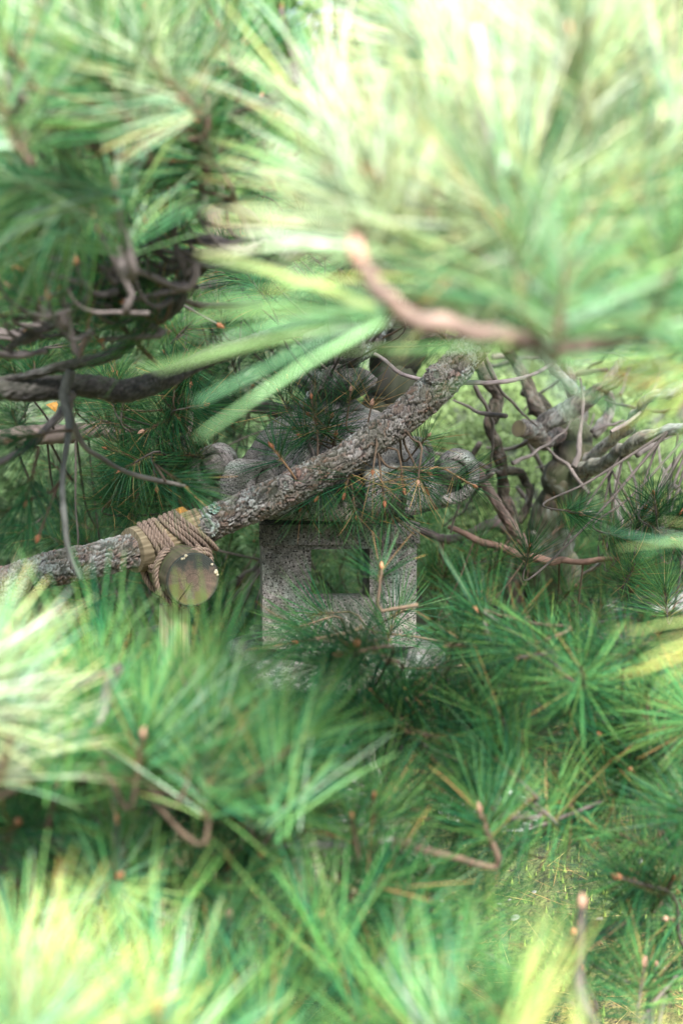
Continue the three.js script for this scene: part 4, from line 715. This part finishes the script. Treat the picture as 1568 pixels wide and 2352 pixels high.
{
  const t = Ld('pine_branch', 'dark green pine branch with orange buds at the lower right');
  t.limb(px([[1640, 2120, 2.4, 40], [1560, 1950, 2.35, 30], [1470, 1800, 2.3, 20]]), { surf: simpleSurf(DARK) });
  t.limb(px([[1330, 1620, 2.5, 24], [1260, 1560, 2.45, 24], [1200, 1490, 2.4, 22], [1130, 1430, 2.35, 18], [1100, 1400, 2.32, 14]]), { surf: simpleSurf([0.17, 0.13, 0.125]) });
  const S = (x, y, d, dx, dy, dz, o = {}) => t.shoot(at(x, y, d), dirOf(dx, dy, dz), { pal: 'deep', thick: 1.5, ...o });
  S(1445, 1768, 2.2, -0.1, 0.15, -1, { v: 4 }); S(1445, 1775, 2.22, -0.7, -0.5, -0.4, { v: 3 }); S(1450, 1772, 2.22, 0.6, -0.5, -0.4, { v: 3 }); S(1375, 1690, 2.2, -0.3, 0.4, -0.8, { v: 3 }); S(1318, 1645, 2.25, -0.4, 0.6, -0.5, { v: 2 }); S(1178, 1500, 2.3, -0.6, 0.5, -0.3, { v: 1 }); S(1095, 1405, 2.3, -0.5, 0.7, -0.3, { v: 1 });
  S(1030, 1680, 2.3, -0.3, 0.3, -0.8, { v: 1 }); S(875, 1305, 2.5, 0.05, 0.9, -0.2, { v: 0, pal: 'lean', scale: 0.85, from: at(960, 1390, 2.5) }); S(683, 1474, 2.45, -0.8, -0.1, -0.3, { v: 0, from: at(830, 1440, 2.5) });
  S(1100, 1860, 2.2, -0.2, 0.6, -0.4, { v: 1, pal: 'fresh' }); S(1545, 2020, 2.2, 0.2, 0.6, -0.5);
  t.fill(40, [1060, 1620, 1490, 1980, 1.95, 2.5], [-0.3, 0.25, -0.5], 0.8, ['deep', 'fresh', 'deep', 'fresh']);
}
{
  const t = Ld('pine_branch', 'thin green pine branch crossing the lantern base');
  t.limb(px([[1200, 1700, 2.5, 24], [1050, 1600, 2.5, 20], [920, 1560, 2.5, 16], [840, 1480, 2.5, 14], [700, 1470, 2.5, 10]]), { surf: simpleSurf([0.1, 0.07, 0.055]) });
  t.limb(px([[1000, 1760, 2.4, 20], [930, 1690, 2.35, 20], [870, 1640, 2.3, 18], [840, 1610, 2.3, 14]]), { surf: simpleSurf([0.17, 0.12, 0.11]) });
  t.fill(15, [740, 1130, 1480, 1640, 2.05, 2.45], [-0.3, 0, -0.4], 0.7, ['deep']);
  t.fill(22, [640, 1200, 1640, 1900, 1.9, 2.44], [-0.4, 0.3, -0.4], 0.8, ['deep', 'deep', 'fresh']);
}
{
  const t = Ld('pine_branch', 'light green pine branch massed across the lower left');
  t.limb(px([[-80, 1950, 1.9, 34], [160, 1900, 1.8, 28], [400, 1850, 1.75, 22], [560, 1790, 1.7, 16]]), { surf: simpleSurf([0.25, 0.2, 0.19]) });
  t.limb(px([[210, 1700, 1.6, 22], [240, 1610, 1.6, 24], [275, 1530, 1.58, 18]]), { surf: simpleSurf([0.36, 0.3, 0.29]) });
  t.fill(26, [-60, 520, 1520, 1760, 1.45, 1.9], [0.25, 0.9, -0.2], 0.45, ['fresh', 'sunny', 'fresh', 'fresh']);
  t.fill(26, [-60, 760, 1640, 2000, 1.5, 2.1], [0.3, 0.7, -0.25], 0.6, ['fresh', 'sunny', 'fresh']);
  t.fill(5, [-80, 60, 1480, 1700, 1.3, 1.5], [0.2, 1, -0.1], 0.4, ['sunny', 'pale']);
  for (const [x, y, d, a0, a1, pl] of [[120, 1800, 1.4, 40, 120, 'fresh'], [-20, 1600, 1.35, 30, 100, 'sunny'], [330, 1720, 1.5, 35, 115, 'sunny'], [560, 1760, 1.6, 30, 90, 'fresh'], [230, 1560, 1.6, 50, 120, 'fresh'], [430, 1640, 1.7, 20, 110, 'fresh'], [640, 1900, 1.5, 25, 100, 'sunny']]) t.fan(13, x, y, d, a0, a1, 200, 330, 0.06, pl, 0.0027);
  for (const [x, y] of [[510, 1630], [130, 1810], [215, 1690]]) t.shoot(at(x, y, 1.6), dirOf(0.2, 0.7, -0.5), { pal: 'fresh', thick: 2 });
}
{
  const t = Ld('pine_branch', 'spreading pine branch with pinkish buds at the lower centre');
  t.limb(px([[300, 2060, 1.9, 26], [560, 1960, 1.9, 24], [760, 1942, 1.88, 22], [900, 1930, 1.9, 14]]), { surf: simpleSurf([0.3, 0.25, 0.25]) });
  t.limb(px([[-60, 1980, 1.9, 44], [80, 1990, 1.9, 38], [230, 2030, 1.9, 30]]), { surf: simpleSurf([0.16, 0.13, 0.14]) });
  const S = (x, y, d, dx, dy, dz, o = {}) => t.shoot(at(x, y, d), dirOf(dx, dy, dz), { pal: 'fresh', thick: 2, ...o });
  S(858, 1832, 1.85, 0, 0.9, -0.4, { v: 1 }); S(808, 1880, 1.8, -0.1, 0.9, -0.4, { v: 1 }); S(1102, 1862, 1.9, -0.3, 0.9, -0.3, { v: 0 }); S(527, 2105, 1.7, 0, 0.7, -0.6, { v: 1 }); S(715, 2140, 1.7, 0, 0.6, -0.6, { v: 1 }); S(585, 1965, 1.8, 0.2, 0.7, -0.4, { v: 0 }); S(270, 1890, 1.65, 0, 1, -0.3, { v: 2, thick: 3 });
  t.fill(26, [-40, 900, 1850, 2200, 1.6, 2.3], [0.15, 0.5, -0.4], 0.8, ['fresh', 'deep', 'deep', 'sunny'], { bud: true });
  t.fill(12, [860, 1200, 1880, 2160, 1.7, 2.3], [0.3, 0.5, -0.4], 0.7, ['deep', 'deep', 'fresh']);
}
{
  const t = Ld('pine_branch', 'very near yellow pine needles along the bottom edge');
  t.limb(px([[-60, 2500, 1.2, 30], [400, 2480, 1.2, 30], [900, 2460, 1.2, 30], [1400, 2470, 1.2, 30], [1640, 2500, 1.2, 30]]), {});
  t.fill(9, [-40, 420, 2260, 2440, 1.05, 1.3], [0.1, 1, -0.15], 0.4, ['gold', 'fresh', 'sunny']);
  t.fill(10, [330, 1000, 2240, 2420, 1.5, 1.8], [0.15, 0.9, -0.2], 0.5, ['fresh', 'deep', 'fresh']);
  t.fill(4, [960, 1180, 2280, 2450, 1.3, 1.6], [0.2, 1, -0.15], 0.3, ['fresh']); t.fan(10, 1180, 2430, 1.1, 58, 80, 260, 420, 0.06, 'gold', 0.003);
  t.fan(8, 1330, 2560, 1.0, 75, 105, 200, 330, 0.06, 'gold', 0.003); t.fan(6, 1530, 2560, 1.0, 75, 105, 180, 300, 0.06, 'gold', 0.003);
  for (const [x, y, d, a0, a1, pl] of [[180, 2400, 1.25, 60, 120, 'gold'], [420, 2380, 1.5, 40, 110, 'fresh'], [640, 2400, 1.6, 50, 130, 'fresh'], [860, 2380, 1.5, 60, 125, 'fresh'], [1010, 2420, 1.3, 75, 130, 'sunny'], [300, 2260, 1.5, 50, 130, 'fresh'], [40, 2300, 1.35, 50, 110, 'sunny'], [750, 2220, 1.5, 50, 140, 'fresh']]) t.fan(14, x, y, d, a0, a1, 220, 380, 0.06, pl, 0.0027);
  const S = (x, y, d, dx, dy, dz, o = {}) => t.shoot(at(x, y, d), dirOf(dx, dy, dz), { thick: 2, ...o });
  S(1335, 2080, 1.5, 0, 1, -0.2, { pal: 'gold', needles: false });
}
{
  const t = Ld('pine_branch', 'dark bare forked twig over the moss at the lower right corner');
  t.limb(px([[1640, 1960, 2.5, 36], [1545, 2060, 2.4, 28], [1510, 2180, 2.35, 26], [1490, 2330, 2.3, 20], [1480, 2420, 2.3, 18]]), { surf: simpleSurf([0.09, 0.1, 0.075]) });
  t.limb(px([[1640, 2180, 2.3, 16], [1560, 2230, 2.3, 16], [1510, 2330, 2.3, 14], [1530, 2420, 2.3, 12]]), { surf: simpleSurf([0.1, 0.08, 0.08]) });
  t.limb(px([[900, 2190, 2.2, 14], [960, 2150, 2.2, 14], [990, 2080, 2.2, 14], [1000, 2000, 2.2, 10]]), { surf: simpleSurf([0.26, 0.22, 0.23]) });
  t.fill(12, [1260, 1600, 1960, 2230, 2.0, 2.4], [-0.2, 0.5, -0.4], 0.8, ['deep', 'fresh', 'deep'], { bud: true });
  t.limb(px([[1340, 2140, 2.3, 44], [1420, 2130, 2.3, 40], [1470, 2120, 2.3, 26]]), { surf: simpleSurf([0.05, 0.055, 0.05]) });
}

// ---------------------------------------------------------------- canopy, trees and shrubs around
function scatter(parent, name, geos, mat, list) { // list: [position, direction, scale, tint]
  geos.forEach((g, k) => {
    const mine = list.filter((_, i) => i % geos.length === k); if (!mine.length) return;
    const m = new THREE.InstancedMesh(g, mat, mine.length); m.name = name; m.userData.kind = 'stuff'; m.castShadow = m.receiveShadow = true;
    const q = new THREE.Quaternion(), mt = new THREE.Matrix4(), c = new THREE.Color();
    mine.forEach(([p, d, s, tint], i) => { q.setFromUnitVectors(UPY, d).multiply(new THREE.Quaternion().setFromAxisAngle(UPY, rnd() * 6.283)); mt.compose(p, q, V(s, s, s)); m.setMatrixAt(i, mt); m.setColorAt(i, c.setRGB(...(tint ?? [1, 1, 1]))); });
    parent.add(m);
  });
}
for (const [x, y, d, r, l] of [[1105, 1848, 3.95, 0.085, 'large pale stone on the moss beneath the needles'], [1180, 1880, 3.85, 0.05, 'small pale stone beside the large pale stone on the moss'], [1540, 1218, 6.6, 0.2, 'pale flat boulder at the right edge behind the tufts'], [1465, 1228, 6.5, 0.12, 'pale round stone left of the flat boulder at the right']]) {
  const p = at(x, y, d), g = new THREE.IcosahedronGeometry(r, 12), q = g.attributes.position, c = [];
  for (let i = 0; i < q.count; i++) { const v = V(q.getX(i), q.getY(i), q.getZ(i)), f = 1 + 0.5 * fbm(v.x / r + x, v.y / r, v.z / r, 4); q.setXYZ(i, v.x * f * 1.3, v.y * f * 0.65, v.z * f); const k = 0.55 + 0.5 * fbm(v.x / r * 4, v.y / r * 4, v.z / r * 4, 3); c.push(k, k * 0.99, k * 0.96); }
  g.computeVertexNormals(); setColors(g, c); const t = new THREE.Mesh(g, M.wood); t.name = numbered('stone'); t.position.set(p.x, groundY(p.x, p.z) + r * 0.3, p.z); scene.add(tag(t, l, 'stone'));
}
const dryLeaf = (p, size, c, rot, label) => { // a curled fallen leaf
  const n = 12, m = 8, pos = [], col = [], idx = [];
  for (const f of [0, 1]) for (let i = 0; i <= n; i++) for (let j = 0; j <= m; j++) {
    const u = i / n, v = j / m * 2 - 1, w = Math.sin(Math.PI * Math.pow(u, 0.8)) * 0.42 * (1 + 0.15 * Math.sin(u * 30) * Math.abs(v)), k = R(0.75, 1.2);
    pos.push(v * w * size, (u - 0.5) * size, (0.5 * v * v * w + 0.25 * Math.sin(u * 4)) * size - f * 0.0006); const q = Math.abs(v) < 0.12 ? 0.6 : 1; col.push(c[0] * k * q, c[1] * k * q, c[2] * k * q);
  }
  const row = m + 1, per = (n + 1) * row;
  for (let f = 0; f < 2; f++) for (let i = 0; i < n; i++) for (let j = 0; j < m; j++) { const a = f * per + i * row + j; f ? idx.push(a, a + row, a + 1, a + 1, a + row, a + row + 1) : idx.push(a, a + 1, a + row, a + 1, a + row + 1, a + row); }
  const g = new THREE.BufferGeometry(); g.setAttribute('position', new THREE.Float32BufferAttribute(pos, 3)); setColors(g, col); g.setIndex(idx); g.computeVertexNormals();
  const o = new THREE.Mesh(g, M.leaf); o.name = numbered('dry_leaf'); o.position.copy(p); o.rotation.set(...rot); scene.add(tag(o, label, 'leaf'));
};
dryLeaf(at(417, 1178, 3.21), 0.036, [0.42, 0.2, 0.04], [-0.5, 0.3, -0.2], 'curled orange dry leaf lying on the branch above the rope');
dryLeaf(at(118, 936, 3.3), 0.03, [0.45, 0.22, 0.04], [-0.8, 0.4, 0.9], 'small orange dry leaf caught below the dark curved limb');
{ // mossy side shoot of the tied branch behind the rope
  branch.limb(px([[470, 1190, 3.3, 30], [420, 1186, 3.32, 30], [370, 1200, 3.34, 26], [310, 1225, 3.38, 16]]), { res: 0.005, sides: 24, surf: barkSurf({ plate: 0.012, depth: 0.006, sd: 77, rRef: 0.016, lichen: 0.2, moss: 0.8 }) });
}
{ // fallen needles, moss tips and pebbles over the ground in view
  const list = [], tips = [], peb = [];
  for (let i = 0; i < 9000; i++) { const x = R(-2.2, 2.2), z = R(-7, -2.3), f = R(0.6, 1.3); list.push([V(x, groundY(x, z) + 0.004, z), V(RN(), 0.12 * rnd(), RN()).normalize(), R(0.6, 1), pick([[0.3 * f, 0.17 * f, 0.06 * f], [0.2 * f, 0.13 * f, 0.06 * f], [0.36 * f, 0.28 * f, 0.1 * f]])]); }
  for (let i = 0; i < 14000; i++) { const x = R(-2.2, 2.2), z = R(-7, -2.3); if (fbm(x * 2, 5, z * 2, 3) < -0.05) continue; const f = R(0.6, 1.4); tips.push([V(x, groundY(x, z), z), V(RN() * 0.6, 1, RN() * 0.6).normalize(), R(0.5, 1.3), [0.12 * f, 0.17 * f, 0.035 * f]]); }
  for (let i = 0; i < 500; i++) { const x = R(-2, 2.2), z = R(-6, -2.3), f = R(0.06, 0.18); peb.push([V(x, groundY(x, z), z), V(RN(), 1, RN()).normalize(), R(0.4, 1.6), [f, f * 0.95, f * 0.88]]); }
  const white = (g) => setColors(g, new Array(g.attributes.position.count * 3).fill(1));
  const nd = white(new THREE.CylinderGeometry(0.0005, 0.0008, 0.11, 4).translate(0, 0.05, 0)), tip = white(new THREE.ConeGeometry(0.004, 0.022, 5).translate(0, 0.009, 0)), pb = white(new THREE.IcosahedronGeometry(0.009, 1).scale(1.2, 0.6, 1));
  const lay = (name, label, g, l) => { scatter(scene, name, [g], M.leaf, l); const o = scene.children[scene.children.length - 1]; o.userData.label = label; };
  lay('fallen_needles', 'brown fallen pine needles scattered on the moss', nd, list); lay('moss', 'short tufted moss covering the ground', tip, tips); lay('gravel', 'tiny pebbles strewn over the moss', pb, peb);
}
const up = () => V(RN() * 0.6, 1, RN() * 0.6).normalize();
{ // tangle of fine dead twigs at the right
  const t = Ld('dead_branch', 'tangle of thin dead grey twigs right of the lantern');
  for (let i = 0; i < 46; i++) { const x = R(1040, 1580), y = R(780, 1300), d = R(3.9, 5.2), a = R(0, 6.28), L = R(60, 220), c = R(0.7, 1.3), k = R(-0.6, 0.6); const pts = []; for (let j = 0; j <= 4; j++) pts.push([x + Math.cos(a + k * j / 4) * L * j / 4, y + Math.sin(a + k * j / 4) * L * j / 4, d + 0.05 * j, lerp(R(8, 16), 4, j / 4)]); t.limb(px(pts), { sides: 7, res: 0.02, surf: simpleSurf([0.22 * c, 0.18 * c, 0.165 * c]), kink: 1.6, name: 'twig' }); }
}
{ // crown over the lantern, mostly above the view: widened and thickened to shade what lies beneath
  const t = thing('pine_tree', V(-2.3, 0, -5.2), 'mostly unseen pine with a crown spread to shade the stone lantern', 'tree');
  const tr = [[V(0, -0.1, 0), 0.13], [V(0.1, 1, -0.1), 0.11], [V(-0.1, 2, -0.05), 0.09], [V(0.1, 2.9, 0.3), 0.07], [V(0.3, 3.4, 1), 0.04]];
  part(t, 'trunk', tube(tr, 0.012, 36, graySurf([0.14, 0.12, 0.1], 71)), M.bark);
  for (const a of [[0.1, 2.7, 1.6], [3.5, 3.1, 1.8], [3.9, 3.0, 0.2], [-0.3, 2.9, 0], [2.1, 3.0, 2.6]]) part(t, 'limb', tube([[V(0, 2.1, 0), 0.05], [V(a[0] * 0.5, a[1] - 0.1, a[2] * 0.5), 0.035], [V(...a), 0.015]], 0.03, 12, simpleSurf(DARK)), M.bark);
  const list = [];
  for (let i = 0; i < 3300; i++) { const z = R(-5.6, -1.7), x = R(-3, 2.8), y = 1.55 + 0.2 * -z + 0.12 + (z > -2.4 ? 0.25 * (z + 2.4) / 0.7 : 0) + Math.abs(RN()) * 0.9 + 0.25 * fbm(x * 2, 4, z * 2, 2); list.push([V(x + 2.3, y, z + 5.2), up(), R(0.9, 1.2)]); }
  scatter(t, 'crown', TUFTS.deep.slice(1, 4), M.needle, list);
}
function bush(name, pos, rx, ry, rz, n, label, tint, group) {
  const t = thing(name, pos, label, 'shrub', group), list = [];
  const core = new THREE.SphereGeometry(1, 32, 20), p = core.attributes.position, c = [];
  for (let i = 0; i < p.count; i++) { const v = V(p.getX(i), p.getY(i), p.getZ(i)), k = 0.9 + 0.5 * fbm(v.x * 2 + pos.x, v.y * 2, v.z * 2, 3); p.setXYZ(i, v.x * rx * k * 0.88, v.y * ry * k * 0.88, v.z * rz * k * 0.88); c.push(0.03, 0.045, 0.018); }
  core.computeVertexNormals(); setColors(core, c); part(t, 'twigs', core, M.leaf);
  for (let i = 0; i < n; i++) { const a = R(0, 6.283), y = R(-0.3, 1), q = Math.sqrt(1 - y * y), v = V(Math.cos(a) * q, y, Math.sin(a) * q), k = (0.9 + 0.5 * fbm(v.x * 2 + pos.x, v.y * 2, v.z * 2, 3)) * R(0.86, 1.04), f = R(0.75, 1.25); list.push([V(v.x * rx * k, v.y * ry * k, v.z * rz * k), V(v.x / rx, v.y / ry + 0.4, v.z / rz).normalize(), R(0.7, 1.3), tint.map((x) => x * f)]); }
  scatter(t, 'foliage', LEAVES, M.leaf, list);
}
const LEAVES = [0, 1, 2].map(() => { // a sprig of small folded leaves
  const pos = [], col = [], idx = [];
  for (let i = 0; i < 16; i++) {
    const a = R(0, 6.28), tilt = R(0.2, 1.3), d = V(Math.cos(a) * Math.sin(tilt), Math.cos(tilt), Math.sin(a) * Math.sin(tilt)), s = V(-Math.sin(a), 0, Math.cos(a)), nn = d.clone().cross(s), L = R(0.014, 0.026), w = L * 0.24, o = d.clone().multiplyScalar(R(0.005, 0.04)), b = pos.length / 3, f = R(0.75, 1.25);
    for (const q of [o, o.clone().addScaledVector(d, L * 0.5).addScaledVector(s, w).addScaledVector(nn, w * 0.4), o.clone().addScaledVector(d, L), o.clone().addScaledVector(d, L * 0.5).addScaledVector(s, -w).addScaledVector(nn, w * 0.4)]) { pos.push(q.x, q.y, q.z); col.push(0.9 * f, f, 0.8 * f); }
    idx.push(b, b + 1, b + 2, b, b + 2, b + 3);
  }
  const g = new THREE.BufferGeometry(); g.setAttribute('position', new THREE.Float32BufferAttribute(pos, 3)); setColors(g, col); g.setIndex(idx); g.computeVertexNormals(); return g;
});
{
  const Gy = [0.15, 0.2, 0.08], Gg = [0.085, 0.14, 0.06], Gp = [0.13, 0.18, 0.11];
  const put = (x, y, d, rx, ry, rz, n0, label, tint) => { const n = n0 * 3, p = at(x, y, d); bush('shrub', V(p.x, Math.max(groundY(p.x, p.z), 0) + ry * 0.25, p.z), rx, ry, rz, n, label, tint); };
  put(1060, 940, 9.2, 0.75, 0.95, 0.6, 1500, 'rounded yellow green shrub beyond the lantern scroll', Gy);
  put(1330, 860, 10, 0.9, 1.2, 0.7, 1500, 'tall pale green shrub behind the sawn stub', Gp);
  put(1500, 940, 9, 0.7, 0.8, 0.6, 1400, 'light yellow shrub behind the pale limbs', Gy);
  put(900, 860, 10.2, 0.9, 1.1, 0.6, 1400, 'mid green shrub behind the leaning trunk', Gg);
  put(1180, 1060, 7.4, 0.75, 0.62, 0.5, 1200, 'low bright shrub behind the sinuous stems', Gy);
  put(100, 880, 9.4, 1.1, 1.3, 0.8, 1600, 'broad green shrub far behind at the left', Gg);
  put(480, 880, 9.8, 1.0, 1.2, 0.7, 1400, 'deep green shrub behind the left tufts', Gg);
  put(1640, 860, 10.4, 1.0, 1.4, 0.7, 1500, 'big pale shrub at the right edge', Gp);
  put(790, 1230, 6.2, 0.6, 0.5, 0.4, 900, 'low green shrub behind the lantern window', Gg); put(330, 1260, 6.4, 0.8, 0.55, 0.4, 900, 'low dark shrub behind the rope-tied log', Gg);
  put(1420, 1210, 6.8, 0.5, 0.32, 0.45, 900, 'small mossy shrub under the pale limbs', Gg);
}
function farPine(x, z, h, label, group, n = 260) {
  const t = thing('pine_tree', V(x, 0, z), label, 'tree', group);
  part(t, 'trunk', tube([[V(0, -0.2, 0), 0.14], [V(R(-0.2, 0.2), h * 0.4, 0), 0.11], [V(R(-0.3, 0.3), h * 0.75, 0), 0.07], [V(0, h * 0.97, 0), 0.02]], 0.05, 16, simpleSurf([0.16, 0.12, 0.1])), M.bark);
  const list = []; for (let i = 0; i < n; i++) { const y = R(0.08, 1), w = (1.1 - y) * h * 0.36, a = R(0, 6.28), q = Math.sqrt(rnd()); const f = R(0.7, 1.4); list.push([V(Math.cos(a) * q * w, y * h + 0.3 * RN(), Math.sin(a) * q * w), V(Math.cos(a) * 0.5, 0.9, Math.sin(a) * 0.5).normalize(), R(1.6, 2.6), [f, f, f]]); }
  scatter(t, 'crown', [TUFTS.fresh[3], TUFTS.sunny[4]], M.needle, list);
}
farPine(-3.2, -13, 5, 'pine tree far behind at the left', null, 420); farPine(-1.2, -13.5, 5.4, 'pine tree far behind the lantern', null, 420); farPine(0.9, -13, 5.2, 'pine tree far behind the leaning trunk', null, 420); farPine(3.2, -13.4, 5.6, 'pine tree far behind at the right', null, 420);
{ // hedge-like wood that closes the view
  const t = thing('distant_wood', V(0, 0, -17), 'distant mass of green trees closing the garden', 'woodland'); t.userData.kind = 'stuff';
  const list = []; for (let i = 0; i < 5200; i++) { const x = R(-16, 16), y = Math.pow(rnd(), 0.8) * (5.6 + 1.5 * fbm(x * 0.4, 2, 0, 3)), f = R(0.6, 1.5); list.push([V(x, y, R(-1.5, 1) - y * 0.15), V(RN() * 0.5, 0.7, 0.7).normalize(), R(9, 15), [0.13 * f, 0.2 * f, 0.07 * f]]); }
  scatter(t, 'foliage', LEAVES, M.leaf, list);
}

renderer.render(scene, camera);
